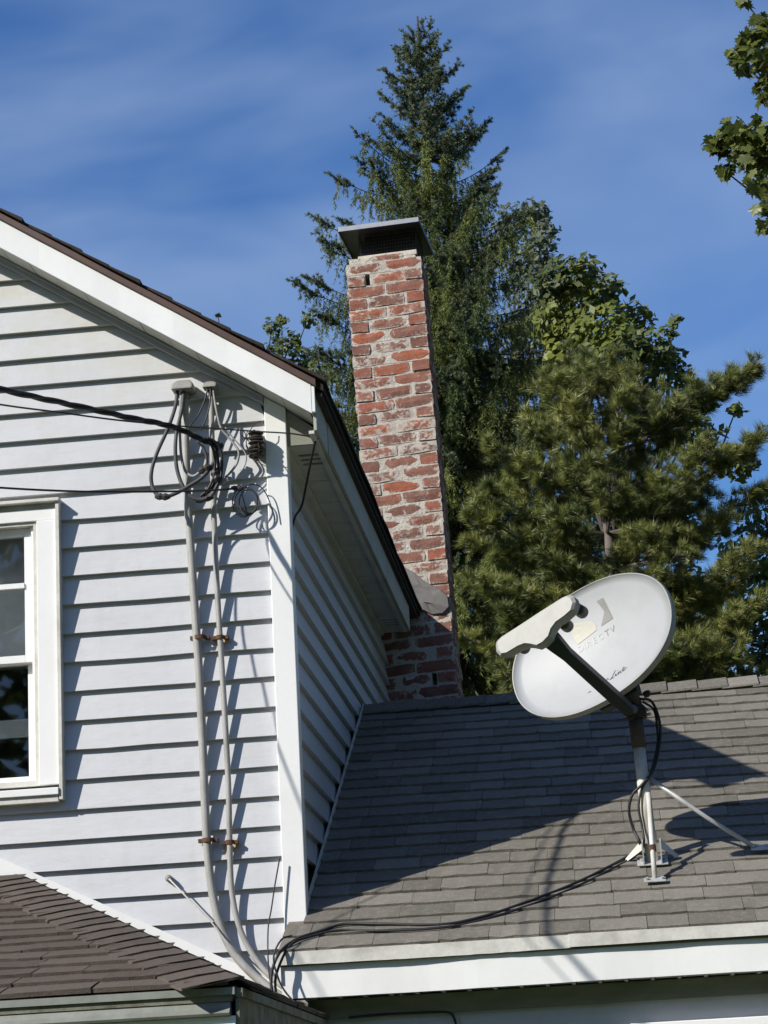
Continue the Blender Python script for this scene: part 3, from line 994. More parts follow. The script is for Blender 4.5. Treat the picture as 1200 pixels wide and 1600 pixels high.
# shingles of the right hand slope
c = 0
while True:
    s0 = c * 0.108 - 0.014
    xx = PX - s0 * math.cos(math.atan(PQ))
    y0_ = PY + max(0, PX - xx) * PQ / PS + 0.14
    if y0_ > WALL - 0.12:
        break
    y = y0_
    while y < WALL - 0.03:
        y1 = min(y + 0.42, WALL - 0.025)
        zz_ = PZ + PQ * (PX - xx)
        o = link('shingle', random.choice(tabsb), porch_roof)
        o.location = (xx, 0.5 * (y + y1), zz_)
        o.rotation_euler = Euler((math.atan(PQ), 0, R_(90)), 'XYZ')
        o.scale = (y1 - y - 0.002, 1, 1)
        pcount += 1
        y = y1
    c += 1
print('porch shingles', pcount)
# hip caps, folded over the hip from the eave corner up to the wall
hd_ = np.array([-1 / PQ, 1 / PS, 1])
hl_ = np.linalg.norm(hd_)
hd_ = hd_ / hl_
n1 = np.array([0, -PS, 1]) / math.hypot(1, PS)       # front slope
n2_ = np.array([PQ, 0, 1]) / math.hypot(1, PQ)       # right slope
w1 = np.cross(n1, hd_)
w1 = w1 if w1[0] < 0 else -w1
w1 /= np.linalg.norm(w1)
w1 = w1 if w1[1] < 0 else -w1
w2 = np.cross(n2_, hd_)
w2 = w2 / np.linalg.norm(w2)
w2 = w2 if w2[0] > 0 else -w2
nh = (n1 + n2_) / np.linalg.norm(n1 + n2_)
s_ = 0.0
L_hip = t_end * PS * hl_ - 0.04
i = 0
base = np.array([PX, PY, PZ])
while s_ < L_hip - 0.05:
    mb = MB()
    P, fs = [], []
    wl = 0.150 + random.uniform(-0.006, 0.006)
    sk = random.uniform(-0.008, 0.008)
    for q, (ss, hh) in enumerate(((s_ - 0.01, 0.0165), (s_ + 0.105, 0.0105))):
        o_ = base + hd_ * ss
        row = [o_ + w1 * wl + hd_ * (sk + 0.01) + n1 * (hh - 0.006), o_ + w1 * wl * 0.5 + hd_ * sk + n1 * hh, o_ + w1 * 0.02 + nh * hh, o_ + nh * (hh + 0.001), o_ + w2 * 0.02 + nh * hh, o_ + w2 * wl * 0.8 + n2_ * (hh - 0.004)]
        P += row + [p_ - nh * 0.007 for p_ in row]
    for j in range(5):
        fs += [(j, 12 + j, 13 + j, j + 1), (6 + j, 7 + j, 19 + j, 18 + j)]
    fs += [(0, 1, 2, 3, 4, 5, 11, 10, 9, 8, 7, 6), (12, 18, 19, 20, 21, 22, 23, 17, 16, 15, 14, 13), (0, 6, 18, 12), (5, 17, 23, 11)]
    mb.poly(P, fs).build('hip_cap', M['shingle_brown'], porch_roof)
    s_ += 0.098
    i += 1
# flashing on the wall above the right slope
fz = lambda x: PZ + PQ * (PX - x)
xa, xb_ = PX - x_end - 0.05, PX - 0.06
MB().hexa([(xa, WALL - 0.012, fz(xa) - 0.02), (xb_, WALL - 0.012, fz(xb_) - 0.02), (xb_, WALL - 0.003, fz(xb_) - 0.02), (xa, WALL - 0.003, fz(xa) - 0.02),
           (xa, WALL - 0.012, fz(xa) + 0.042), (xb_, WALL - 0.012, fz(xb_) + 0.042), (xb_, WALL - 0.003, fz(xb_) + 0.042), (xa, WALL - 0.003, fz(xa) + 0.042)]).build('wall_flashing', M['trim'], porch_roof)
# eave trim of the porch: drip metal, moulding, fascia; mossy return on the right
MB().box(PXL, PX - 0.004, PY - 0.018, PY + 0.01, PZ - 0.030, PZ - 0.012).build('porch_drip_edge', M['green_trim'], house)
MB().box(PXL, PX - 0.012, PY - 0.010, PY + 0.01, PZ - 0.046, PZ - 0.0305).build('porch_eave_board', M['moss'], house)
MB().extrude([(0, 0.02, 0), (0, -0.022, 0), (0, -0.026, 0.006), (0, -0.012, 0.018), (0, -0.006, 0.034), (0, 0.02, 0.034)], (PXL, PY, PZ - 0.081), (PX - 0.018, PY, PZ - 0.081)).build('porch_moulding', M['green_trim'], house)
MB().box(PXL, PX - 0.006, PY - 0.004, PY + 0.02, PZ - 0.30, PZ - 0.0815).build('porch_fascia', M['trim'], house, bevel=0.002)
MB().box(PX - 0.004, PX + 0.014, PY - 0.004, WW - 0.02, PZ - 0.036, PZ - 0.014).build('porch_side_drip_edge', M['moss'], house)
MB().box(PX - 0.0055, PX + 0.004, PY + 0.0, WW - 0.02, PZ - 0.30, PZ - 0.0365).build('porch_side_fascia', M['moss'], house)
MB().box(PXL + 0.1, PX - 0.3, PY + 0.3, PY + 0.35, GROUND, PZ - 0.05).build('porch_wall', M['siding'], house)
MB().box(PXL, PX - 0.007, PY + 0.021, WALL - 0.02, PZ - 0.12, PZ - 0.11).build('porch_ceiling', M['soffit'], house)

# ------------------------------------------------------------------ chimney
CW, CD, CH = 0.393, 0.32, 0.0618
czb = 1.70
ncr = int(round((4.425 - czb) / CH))
core = MB()
core.box(-CW + 0.01, -0.01, 0.01, CD - 0.01, GROUND - czb, -0.001)
HOLES = {ncr - 2: -0.2845, 8: -0.1085}
for c in range(ncr):
    z0_, z1 = c * CH, (c + 1) * CH - 0.0001
    a = random.uniform(0.003, 0.006)
    if c in HOLES:
        hx = HOLES[c]
        core.box(-CW + a, hx - 0.012, a, CD - a, z0_, z1)
        core.box(hx + 0.012, -a, a, CD - a, z0_, z1)
        core.box(hx - 0.0119, hx + 0.0119, 0.09, CD - a, z0_, z1)
    else:
        core.box(-CW + a, -a, a, CD - a, z0_, z1)
chimney = core.build('chimney', M['mortar'], house)
tag(chimney, 'tall leaning chimney of worn red brick smeared with pale mortar')
chimney.location = (-0.722, 11.085, czb)
chimney.rotation_euler = (0, R_(-1.35), R_(-1.2))


def brick_mesh(seed, lx, ly, lz):
    rr = random.Random(seed)
    nx, nz_ = 4, 2
    P, fs = [], []
    idx = {}
    def vid(i, j, k):
        if (i, j, k) not in idx:
            idx[(i, j, k)] = len(P)
            jx, jy, jz = (rr.uniform(-1, 1) for _ in range(3))
            e = (i in (0, nx)) + (k in (0, nz_))
            P.append((lx * (i / nx - 0.5) + jx * 0.0022, ly * (j - 0.5) + jy * 0.002 * (1 if e else 0.5) + (0.0025 * e if j == 0 else -0.0025 * e), lz * (k / nz_ - 0.5) + jz * 0.0019))
        return idx[(i, j, k)]
    for i in range(nx):
        for k in range(nz_):
            fs.append((vid(i, 0, k), vid(i + 1, 0, k), vid(i + 1, 0, k + 1), vid(i, 0, k + 1)))
            fs.append((vid(i, 1, k + 1), vid(i + 1, 1, k + 1), vid(i + 1, 1, k), vid(i, 1, k)))
        fs.append((vid(i, 1, 0), vid(i + 1, 1, 0), vid(i + 1, 0, 0), vid(i, 0, 0)))
        fs.append((vid(i, 0, nz_), vid(i + 1, 0, nz_), vid(i + 1, 1, nz_), vid(i, 1, nz_)))
    for k in range(nz_):
        fs.append((vid(0, 1, k), vid(0, 0, k), vid(0, 0, k + 1), vid(0, 1, k + 1)))
        fs.append((vid(nx, 0, k), vid(nx, 1, k), vid(nx, 1, k + 1), vid(nx, 0, k + 1)))
    return MB().poly(P, fs).mesh('brick', M['brick'])


JT = 0.010
bl = (CW - JT) / 2
BH = CH - 0.0095
SZ = {'s': [brick_mesh(i, bl, 0.09, BH) for i in range(6)], 'm': [brick_mesh(20 + i, CW - 2 * 0.095 - 2 * JT, 0.09, BH) for i in range(5)],
      'h': [brick_mesh(40 + i, (CD - JT) / 2, 0.095, BH) for i in range(5)], 'f': [brick_mesh(60 + i, CD - 0.18 - 2 * JT, 0.09, BH) for i in range(4)]}


def put(kind, x, y, z, rz=0.0):
    o = link('brick', random.choice(SZ[kind]), chimney)
    o.location = (x, y + random.uniform(-0.0025, 0.002), z + random.uniform(-0.0012, 0.0012) + 0.035 * (x + CW / 2))
    tl_ = random.uniform(-0.012, 0.012)
    o.rotation_euler = (random.uniform(-0.01, 0.01), (-0.035 + tl_) if abs(rz) < 0.1 else tl_, rz + random.uniform(-0.012, 0.012))
    return o


for c in range(ncr):
    z = (c + 0.5) * CH
    if c % 2 == (ncr - 1) % 2:           # two stretchers on the face
        sh = random.uniform(-0.006, 0.006)
        put('s', -CW + bl / 2, 0.045, z); put('s', -bl / 2, 0.045, z)
        put('s', -CW + bl / 2, CD - 0.045, z); put('s', -bl / 2, CD - 0.045, z)
        put('f', -0.045, CD / 2, z, R_(90)); put('f', -CW + 0.045, CD / 2, z, R_(90))
    else:                          # header, stretcher, header
        for xx in (-0.0475, -CW + 0.0475):
            put('h', xx, (CD - JT) / 4, z, R_(90)); put('h', xx, CD - (CD - JT) / 4, z, R_(90))
        o = put('m', -CW / 2 + random.uniform(-0.004, 0.004), 0.045, z)
        if c in HOLES:
            o.location.x = -CW / 2 + (0.016 if HOLES[c] < -0.2 else -0.016)
        put('m', -CW / 2, CD - 0.045, z)
# rough cement crown course and patch at the roof line
crown = MB()
P, fs = [], []
rr = random.Random(5)
n = 20
zt_ = ncr * CH
per = []
for i in range(7): per.append((-CW + 0.02 + (CW - 0.05) * i / 6, 0.012))
for i in range(1, 4): per.append((-0.03, 0.012 + (CD - 0.03) * i / 3))
for i in range(1, 7): per.append((-0.03 - (CW - 0.05) * i / 6, CD - 0.018))
for i in range(1, 3): per.append((-CW + 0.02, CD - 0.018 - (CD - 0.03) * i / 3))
m0 = len(per)
P = [(x + rr.uniform(-0.004, 0.004), y + rr.uniform(-0.004, 0.004), zt_ - 0.003) for x, y in per] + [(x + rr.uniform(-0.006, 0.006), y + rr.uniform(-0.004, 0.006), zt_ + 0.034 + rr.uniform(-0.006, 0.004)) for x, y in per]
fs = [(i, (i + 1) % m0, m0 + (i + 1) % m0, m0 + i) for i in range(m0)] + [tuple(range(m0, 2 * m0))]
crown.poly(P, fs).build('crown_mortar', M['mortar'], chimney)
o = link('brick', SZ['s'][2], chimney)
o.location = (-0.175, 0.052, zt_ + 0.018)
o.scale = (0.82, 1, 0.62)
cp = []
pp = [(620, 880), (645, 893), (664, 908), (690, 922), (702, 933), (704, 950), (694, 960), (676, 962), (662, 955), (648, 962), (630, 940), (615, 905)]
cmw = Matrix.Translation(Vector(chimney.location)) @ Euler(chimney.rotation_euler).to_matrix().to_4x4()
nrm = np.array((cmw.to_3x3() @ Vector((0, -1, 0))))
P = []
for x, y in pp:
    q = at_plane(x, y, np.array(chimney.location), nrm)
    lq = cmw.inverted() @ Vector(q)
    P.append((lq.x, lq.z))
cx_ = sum(p_[0] for p_ in P) / len(P)
cz_ = sum(p_[1] for p_ in P) / len(P)
mb = MB()
m0 = len(P)
V = [(x, 0.004, z) for x, z in P] + [(cx_ + (x - cx_) * 0.93, -0.010 + rr.uniform(-0.003, 0.003), cz_ + (z - cz_) * 0.93) for x, z in P] + [(cx_ + (x - cx_) * 0.45, -0.016 + rr.uniform(-0.005, 0.004), cz_ + (z - cz_) * 0.45) for x, z in P]
fs = []
for a in (0, m0):
    fs += [(a + i, a + (i + 1) % m0, a + m0 + (i + 1) % m0, a + m0 + i) for i in range(m0)]
fs.append(tuple(2 * m0 + i for i in range(m0)))
mb.poly(V, fs).build('cement_patch', M['cement'], chimney, smooth=False)
# steel cap: flange, mesh box, wide hipped lid
zc = zt_ + 0.034
capp = MB()
lx0, lx1, ly0, ly1 = -CW - 0.038, -0.020, -0.072, CD + 0.12
lz_ = zc + 0.140
capp.poly([(lx0, ly0, lz_), (lx1, ly0, lz_), (lx1, ly1, lz_), (lx0, ly1, lz_),
           (lx0, ly0, lz_ + 0.006), (lx1, ly0, lz_ + 0.006), (lx1, ly1, lz_ + 0.006), (lx0, ly1, lz_ + 0.006),
           (lx0 + 0.12, 0.10, lz_ + 0.05), (lx1 - 0.12, 0.10, lz_ + 0.05), (lx1 - 0.12, CD - 0.1, lz_ + 0.05), (lx0 + 0.12, CD - 0.1, lz_ + 0.05)],
          [(0, 3, 2, 1), (0, 1, 5, 4), (1, 2, 6, 5), (2, 3, 7, 6), (3, 0, 4, 7), (4, 5, 9, 8), (5, 6, 10, 9), (6, 7, 11, 10), (7, 4, 8, 11), (8, 9, 10, 11)])
cap = capp.build('chimney_cap', M['cap'], house)
cap.location = chimney.location
cap.rotation_euler = (0, R_(-0.8), R_(-4))
lp = MB()
lp.box(lx0 - 0.004, lx1 + 0.004, ly0 - 0.006, ly0 - 0.0005, lz_ - 0.014, lz_ + 0.010)
lp.build('lid_lip', M['cap_edge'], cap)
MB().box(lx0 - 0.006, lx0 - 0.0005, ly0, ly1, lz_ - 0.014, lz_ + 0.008).box(lx1 + 0.0005, lx1 + 0.006, ly0, ly1, lz_ - 0.014, lz_ + 0.008).build('lid_skirt', M['cap'], cap)
scr = MB()
bx0, bx1, by0, by1 = -CW + 0.045, -0.055, 0.03, CD - 0.04
for i in range(21):
    x = bx0 + (bx1 - bx0) * i / 20
    scr.tube([(x, by0, zc), (x, by0, lz_)], 0.0012, 4, False)
for i in range(14):
    y = by0 + (by1 - by0) * i / 13
    for x in (bx0, bx1):
        scr.tube([(x, y, zc), (x, y, lz_)], 0.0012, 4, False)
for i in range(7):
    z = zc + 0.012 + (lz_ - zc - 0.01) * i / 7
    scr.tube([(bx0, by0, z), (bx1, by0, z)], 0.0012, 4, False)
    for x in (bx0, bx1):
        scr.tube([(x, by0, z), (x, by1, z)], 0.0012, 4, False)
scr.build('mesh_screen', M['cap'], cap)
MB().box(bx0 + 0.02, bx1 - 0.02, by0 + 0.05, by1, zc, lz_ - 0.001).build('flue_liner', M['dark'], cap)
MB().box(bx0 - 0.006, bx1 + 0.006, by0 - 0.026, by0 - 0.003, zc - 0.016, zc + 0.010).build('flange', M['flange'], cap, bevel=0.002)
scw = MB().tube([(-CW / 2 - 0.01, by0 - 0.030, zc - 0.002), (-CW / 2 - 0.01, by0 - 0.0265, zc - 0.002)], 0.005, 8)
scw.build('screw', M['iron'], cap)
#@@TAIL

# ------------------------------------------------------------------ satellite dish on its tripod mast
NW = np.array([0, -WS, 1.0]) * cs                      # wing roof normal
P_roof = np.array([0.0, 7.70, 0.78])


def on_roof(px, py, lift=0.010):
    q = at_plane(px, py, P_roof, NW)
    return q + NW * lift


foot = on_roof(1020, 1350, 0.0)
top = at(992, 1112, foot[1] - 0.01)
dish = thing('satellite_dish', tuple(foot), 'pale oval satellite dish on a tripod mast standing on the wing roof', 'satellite dish')
ax = (top - foot) / np.linalg.norm(top - foot)
Lm = np.linalg.norm(top - foot)
mid = foot + ax * Lm * 0.76
MB().tube([foot + ax * 0.0, foot + ax * Lm * 0.5, mid], [0.0215, 0.0215, 0.0205], 20).build('mast', M['trim_old'], dish, smooth=True)
MB().tube([mid + ax * 0.0005, top], 0.0248, 20).build('mast_sleeve', M['sleeve'], dish, smooth=True)
az, el, skw = R_(32), R_(14.7), R_(19)
DN = np.array([-math.sin(az) * math.cos(el), -math.cos(az) * math.cos(el), math.sin(el)])
hh_ = np.array([math.cos(az), -math.sin(az), 0])
uu_ = np.cross(DN, hh_)
uu_ = uu_ if uu_[2] > 0 else -uu_
DH = math.cos(skw) * hh_ + math.sin(skw) * uu_
DU = -math.sin(skw) * hh_ + math.cos(skw) * uu_
DC = at(923, 1008, 7.75)
DA, DB, DEP = 0.320, 0.228, 0.045


def rim(t):
    c, s_ = math.cos(t), math.sin(t)
    rr_ = (abs(c) ** 2.18 + abs(s_) ** 2.18) ** (-1 / 2.18)
    return rr_ * c, rr_ * s_


def dsurf(x, y, lift=0.0):
    """point of the reflector above in-plane position x, y"""
    q = (x / DA) ** 2 + (y / DB) ** 2
    return DC + DH * x + DU * y - DN * (DEP * (1 - min(q, 1.1)) - lift)


NR, NT = 10, 72
P, fs = [], []
for side, off in ((0, 0.0), (1, -0.006)):
    for i in range(1, NR + 1):
        for j in range(NT):
            c, s_ = rim(2 * math.pi * j / NT)
            P.append(dsurf(DA * c * i / NR, DB * s_ * i / NR, off))
    P.append(dsurf(0, 0, off))
half = NR * NT + 1
for side in (0, 1):
    o_ = side * half
    for i in range(NR - 1):
        for j in range(NT):
            q = (o_ + i * NT + j, o_ + i * NT + (j + 1) % NT, o_ + (i + 1) * NT + (j + 1) % NT, o_ + (i + 1) * NT + j)
            fs.append(q if side == 0 else q[::-1])
    for j in range(NT):
        q = (o_ + NR * NT, o_ + (j + 1) % NT, o_ + j)
        fs.append(q if side == 0 else q[::-1])
a = (NR - 1) * NT
for j in range(NT):
    j2 = (j + 1) % NT
    fs.append((a + j2, a + j, half + a + j, half + a + j2))
reflector = MB().poly(P, fs).build('reflector', M['dish'], dish, smooth=True)
# rolled rim
P, fs = [], []
prof = [(1.0005, 0.002), (1.012, 0.003), (1.018, -0.004), (1.016, -0.024), (1.008, -0.026), (1.004, -0.007)]
for j in range(NT):
    c, s_ = rim(2 * math.pi * j / NT)
    for e_, l_ in prof:
        P.append(DC + DH * DA * c * e_ + DU * DB * s_ * e_ + DN * l_)
k_ = len(prof)
for j in range(NT):
    j2 = (j + 1) % NT
    for i in range(k_):
        i2 = (i + 1) % k_
        fs.append((j * k_ + i, j * k_ + i2, j2 * k_ + i2, j2 * k_ + i))
MB().poly(P, fs).build('rim', M['dish_grey'], reflector, smooth=False)


def dz(zx, zy):
    """in-plane dish coordinates of a mark measured on the photograph"""
    q = at_plane(760 + zx / 3.75, 870 + zy / 3.75, DC - DN * 0.03, DN) - DC
    return float(q @ DH), float(q @ DU)


def decal(name, outline, mat, lift=0.0012):
    xy = [dz(*p_) for p_ in outline]
    cx0 = sum(p_[0] for p_ in xy) / len(xy)
    cy0 = sum(p_[1] for p_ in xy) / len(xy)
    n_ = len(xy)
    V = [dsurf(x, y, lift) for x, y in xy] + [dsurf((x + cx0) / 2, (y + cy0) / 2, lift) for x, y in xy] + [dsurf(cx0, cy0, lift)]
    F = [(i, (i + 1) % n_, n_ + (i + 1) % n_, n_ + i) for i in range(n_)] + [(n_ + i, n_ + (i + 1) % n_, 2 * n_) for i in range(n_)]
    return MB().poly(V, F).build(name, mat, reflector)


decal('logo_tile', [(478, 398), (505, 395), (560, 382), (612, 372), (632, 392), (640, 420), (600, 452), (560, 482), (525, 509), (505, 465)], M['print_cream'])
decal('logo_swoosh', [(655, 268), (694, 248), (716, 302), (738, 357), (700, 380), (664, 402), (688, 366), (700, 326), (690, 288), (674, 274)], M['print_grey'])
# lettering, one letter after the other along the printed line
p0, p1 = dz(528, 558), dz(757, 420)
e1 = np.array([p1[0] - p0[0], p1[1] - p0[1]])
Ltxt = np.linalg.norm(e1)
e1 /= Ltxt
e2 = np.array([-e1[1], e1[0]])
xcur = 0.0
fracs = (0.0, 0.155, 0.225, 0.385, 0.52, 0.70, 0.845)
for ch, fx, mt in zip('DIRECTV', fracs, ('print_pale', 'print_pale', 'print_pale', 'print_pale', 'print_pale', 'print_grey', 'print_grey')):
    cu = bpy.data.curves.new('letter', 'FONT')
    cu.body = ch
    cu.size = 0.0335
    cu.extrude = 0.0
    tmp = bpy.data.objects.new('letter_tmp', cu)
    COL.objects.link(tmp)
    dg = bpy.context.evaluated_depsgraph_get()
    me = bpy.data.meshes.new_from_object(tmp.evaluated_get(dg))
    bpy.data.objects.remove(tmp)
    for v in me.vertices:
        q = np.array(p0) + e1 * (fx * Ltxt + v.co.x) + e2 * v.co.y
        v.co = Vector(dsurf(q[0], q[1], 0.0013))
    me.materials.clear()
    me.materials.append(M[mt])
    link('letter', me, reflector)


def stroke(name, pts, rad, mat):
    V = [dsurf(*dz(*p_), 0.0010) for p_ in pts]
    return MB().tube(spline(V, 4), rad, 5).build(name, mat, reflector)


stroke('script_stroke', [(676, 742), (682, 728), (690, 724), (690, 738), (700, 718), (704, 732), (712, 712), (718, 722)], 0.0010, M['print_dark'])
stroke('script_stroke', [(754, 664), (748, 684), (736, 714), (726, 724), (738, 716), (752, 708)], 0.0012, M['print_dark'])
stroke('script_stroke', [(756, 704), (761, 685), (763, 700), (770, 692)], 0.0010, M['print_dark'])
stroke('script_stroke', [(766, 668), (768, 665)], 0.0012, M['print_dark'])
stroke('script_stroke', [(770, 696), (777, 676), (779, 692), (787, 669), (791, 684), (797, 676)], 0.0010, M['print_dark'])
stroke('script_stroke', [(798, 674), (808, 662), (812, 648), (804, 650), (800, 668), (810, 672), (828, 650)], 0.0010, M['print_dark'])
stroke('script_stroke', [(604, 802), (612, 796), (620, 792)], 0.0012, M['print_dark'])

# feed arm and the three-eyed head at its end
a0 = at_plane(984, 1112, DC + DN * 0.022, DN)
a1 = at(853, 993, 7.36)
ad = (a1 - a0) / np.linalg.norm(a1 - a0)
sidev = np.cross(ad, DN)
sidev /= np.linalg.norm(sidev)
upv = np.cross(sidev, ad)
mb = MB()
P = []
for s_, wd_, ht_ in ((0.0, 0.021, 0.020), (0.14, 0.023, 0.022), (0.75, 0.022, 0.022), (0.9, 0.031, 0.020), (1.0, 0.036, 0.016)):
    o_ = a0 + (a1 - a0) * s_
    P += [o_ - sidev * wd_ - upv * ht_, o_ + sidev * wd_ - upv * ht_, o_ + sidev * wd_ * 0.8 + upv * ht_, o_ - sidev * wd_ * 0.8 + upv * ht_]
fs = [(3, 2, 1, 0), (16, 17, 18, 19)]
for i in range(4):
    fs += [(4 * i + j, 4 * i + (j + 1) % 4, 4 * i + 4 + (j + 1) % 4, 4 * i + 4 + j) for j in range(4)]
MB().poly(P, fs).build('feed_arm', M['arm'], dish, bevel=0.004)
zo = [(55, 520), (60, 497), (80, 477), (200, 400), (330, 314), (460, 232), (488, 222), (514, 234), (525, 265), (512, 308), (470, 345), (420, 380), (388, 422), (372, 470), (335, 508), (300, 527), (260, 518), (222, 515), (180, 532), (110, 574), (80, 579), (60, 558)]
LN = (DN * 0.75 + np.array([0, -0.35, -0.05]))
LN /= np.linalg.norm(LN)
L0 = at(853, 975, 7.325)
ring = [at_plane(760 + x / 3.75, 870 + y / 3.75, L0, LN) for x, y in zo]
cen = sum(ring) / len(ring)
n_ = len(ring)
V = [cen + (q - cen) * 0.93 + LN * 0.008 for q in ring] + [q for q in ring] + [q - LN * 0.034 for q in ring] + [cen + (q - cen) * 0.94 - LN * 0.042 for q in ring]
fs = [tuple(range(n_))[::-1], tuple(3 * n_ + i for i in range(n_))]
for b_ in range(3):
    fs += [(b_ * n_ + i, b_ * n_ + (i + 1) % n_, (b_ + 1) * n_ + (i + 1) % n_, (b_ + 1) * n_ + i) for i in range(n_)]
lnb = MB().poly(V, fs).build('feed_head', M['dish_grey'], dish)
for (zx, zy) in ((515, 290), (428, 372), (175, 500)):
    c0 = at_plane(760 + zx / 3.75, 870 + zy / 3.75, L0 - LN * 0.03, LN)
    q0, q1, q2 = c0 - LN * 0.008, c0 - LN * 0.060, c0 - LN * 0.074
    h_ = MB().tube([q0, q0 * 0.5 + q1 * 0.5, q1], [0.017, 0.019, 0.021], 16).build('feed_horn', M['arm'], lnb, smooth=True)
    MB().tube([q1 - LN * 0.0002, q1 - LN * 0.008, q2], [0.0205, 0.0205, 0.012], 16).build('horn_cover', M['dish'], lnb, smooth=True)
# mount behind the reflector
bk = DC - DN * 0.075 - DU * 0.13 + DH * 0.02
MB().hexa([bk + DH * sx_ * 0.075 + DU * su * 0.085 + DN * sn * 0.018 for sn in (-1, 1) for sx_, su in ((-1, -1), (1, -1), (1, 1), (-1, 1))]).build('back_plate', M['arm'], dish, bevel=0.004)
cl = top - ax * 0.012
MB().tube([cl - ax * 0.012, cl + ax * 0.012], 0.040, 18).build('clamp_collar', M['iron'], dish)
MB().tube([cl + ax * 0.013, cl + ax * 0.020, cl + ax * 0.034], [0.036, 0.042, 0.030], 18).build('clamp_collar', M['arm'], dish)
yk = [cl + ax * 0.03, cl + ax * 0.06 + (bk - cl) * 0.35, bk]
MB().tube(yk, [0.030, 0.032, 0.030], 10).build('yoke', M['arm'], dish)
br0 = cl + ax * 0.02
MB().tube([br0, a0 + (a1 - a0) * 0.03], 0.017, 8).build('arm_bracket', M['arm'], dish)
for dx_, dz_ in ((0.036, 0.012), (0.040, -0.004), (-0.034, -0.006)):
    p_ = cl + np.array([dx_, -0.015, dz_])
    MB().tube([p_, p_ + np.array([0.012, -0.012, 0])], 0.006, 6).build('bolt', M['galv'], dish)
knob = at(1011, 1084, 7.83)
MB().tube([knob - np.array([0.012, 0, 0.004]), knob, knob + np.array([0.010, -0.004, 0.003])], [0.010, 0.013, 0.009], 8).build('wing_nut', M['iron'], dish)
lp_ = [a0 + np.array([0.012 * math.cos(q), -0.01, -0.016 + 0.013 * math.sin(q)]) for q in np.linspace(0, 2 * math.pi, 13)]
MB().tube(lp_, 0.003, 6).build('cable_eye', M['iron'], dish)
# tripod legs, brackets and feet on the shingles
hub = foot + ax * Lm * 0.56
f1 = on_roof(1188, 1334, 0.012)
MB().tube([hub + np.array([0.018, -0.01, 0.0]), hub * 0.45 + f1 * 0.55, f1], 0.0075, 10).build('strut', M['galv'], dish, smooth=True)
f2 = on_roof(1024, 1384, 0.010)
h2 = foot + ax * Lm * 0.45 + np.array([0.012, -0.026, 0])
MB().tube([h2, f2], 0.0085, 10).build('strut', M['trim_old'], dish, smooth=True)
cb_ = h2 * 0.38 + f2 * 0.62
MB().tube([cb_ - ax * 0.012, cb_ + ax * 0.012], 0.0125, 10).build('rusty_clip', M['rust'], dish)


def roofbox(c, w_, l_, h_):
    up_ = np.array([0, cs, WS * cs])
    return [c + np.array([sx_ * w_, 0, 0]) + up_ * su * l_ + NW * q for q in (0.0, h_) for sx_, su in ((-1, -1), (1, -1), (1, 1), (-1, 1))]


for c_, w_, l_ in ((foot, 0.052, 0.040), (f2, 0.036, 0.018), (f1, 0.030, 0.022)):
    MB().hexa(roofbox(c_ + NW * 0.009, w_, l_, 0.004)).build('foot_plate', M['galv'], dish, bevel=0.0015)
    for sx_ in (-1, 1):
        q = c_ + NW * 0.0135 + np.array([sx_ * w_ * 0.7, 0, 0])
        MB().tube([q, q + NW * 0.007], 0.006, 6).build('bolt', M['galv'], dish)
upr = np.array([0, cs, WS * cs])
for sx_ in (-1, 1):
    x_ = np.array([sx_ * 0.028, 0, 0])
    x2 = np.array([sx_ * 0.032, 0, 0])
    V = [foot + x_ - upr * 0.038 + NW * 0.013, foot + x_ + upr * 0.038 + NW * 0.013, foot + x_ + upr * 0.012 + NW * 0.085, foot + x_ - upr * 0.014 + NW * 0.085]
    V += [v + x2 - x_ for v in V]
    MB().poly(V, [(3, 2, 1, 0), (4, 5, 6, 7), (0, 1, 5, 4), (1, 2, 6, 5), (2, 3, 7, 6), (3, 0, 4, 7)]).build('foot_bracket', M['galv'], dish)
    V = [foot + np.array([sx_ * 0.033, -0.01, 0]) + NW * 0.05, foot + np.array([sx_ * 0.085, 0.02, 0]) + NW * 0.018, foot + np.array([sx_ * 0.090, 0.035, 0.0]) + NW * 0.026, foot + np.array([sx_ * 0.033, 0.015, 0]) + NW * 0.085]
    V += [v + np.array([0, 0.004, 0.004]) for v in V]
    MB().poly(V, [(3, 2, 1, 0), (4, 5, 6, 7), (0, 1, 5, 4), (1, 2, 6, 5), (2, 3, 7, 6), (3, 0, 4, 7)]).build('side_tab', M['trim_old'], dish)

# ------------------------------------------------------------------ cables of the dish
def cable(name, pts, rad, mat, label, cat='cable', group=None, n=8, sides=8):
    V = spline(pts, n)
    o = MB().tube(V, rad, sides).build(name, M[mat], None, smooth=True)
    return tag(o, label, cat, group)


Yc = foot[1]
c1 = [at(1000, 1092, Yc - 0.04), at(1018, 1096, Yc - 0.02), at(1030, 1125, Yc - 0.01), at(1031, 1160, Yc), at(1022, 1200, Yc - 0.02), at(1005, 1224, Yc - 0.035), at(988, 1242, Yc - 0.03), at(983, 1268, Yc - 0.02), at(990, 1296, Yc - 0.01), at(1000, 1318, Yc - 0.02), on_roof(992, 1336, 0.012), on_roof(965, 1352, 0.011), on_roof(905, 1382, 0.011), on_roof(840, 1408, 0.011), on_roof(760, 1436, 0.012), on_roof(690, 1450, 0.012), on_roof(600, 1451, 0.016), on_roof(540, 1450, 0.014), on_roof(500, 1461, 0.013), on_roof(462, 1474, 0.012), at(436, 1490, 7.40), at(424, 1525, 7.39), at(430, 1560, 7.38), at(462, 1588, 7.36), at(520, 1612, 7.34)]
cable('coax_cable', c1, 0.0050, 'cable', 'thicker black coax looping down the dish mast and trailing across the wing roof', 'cable')
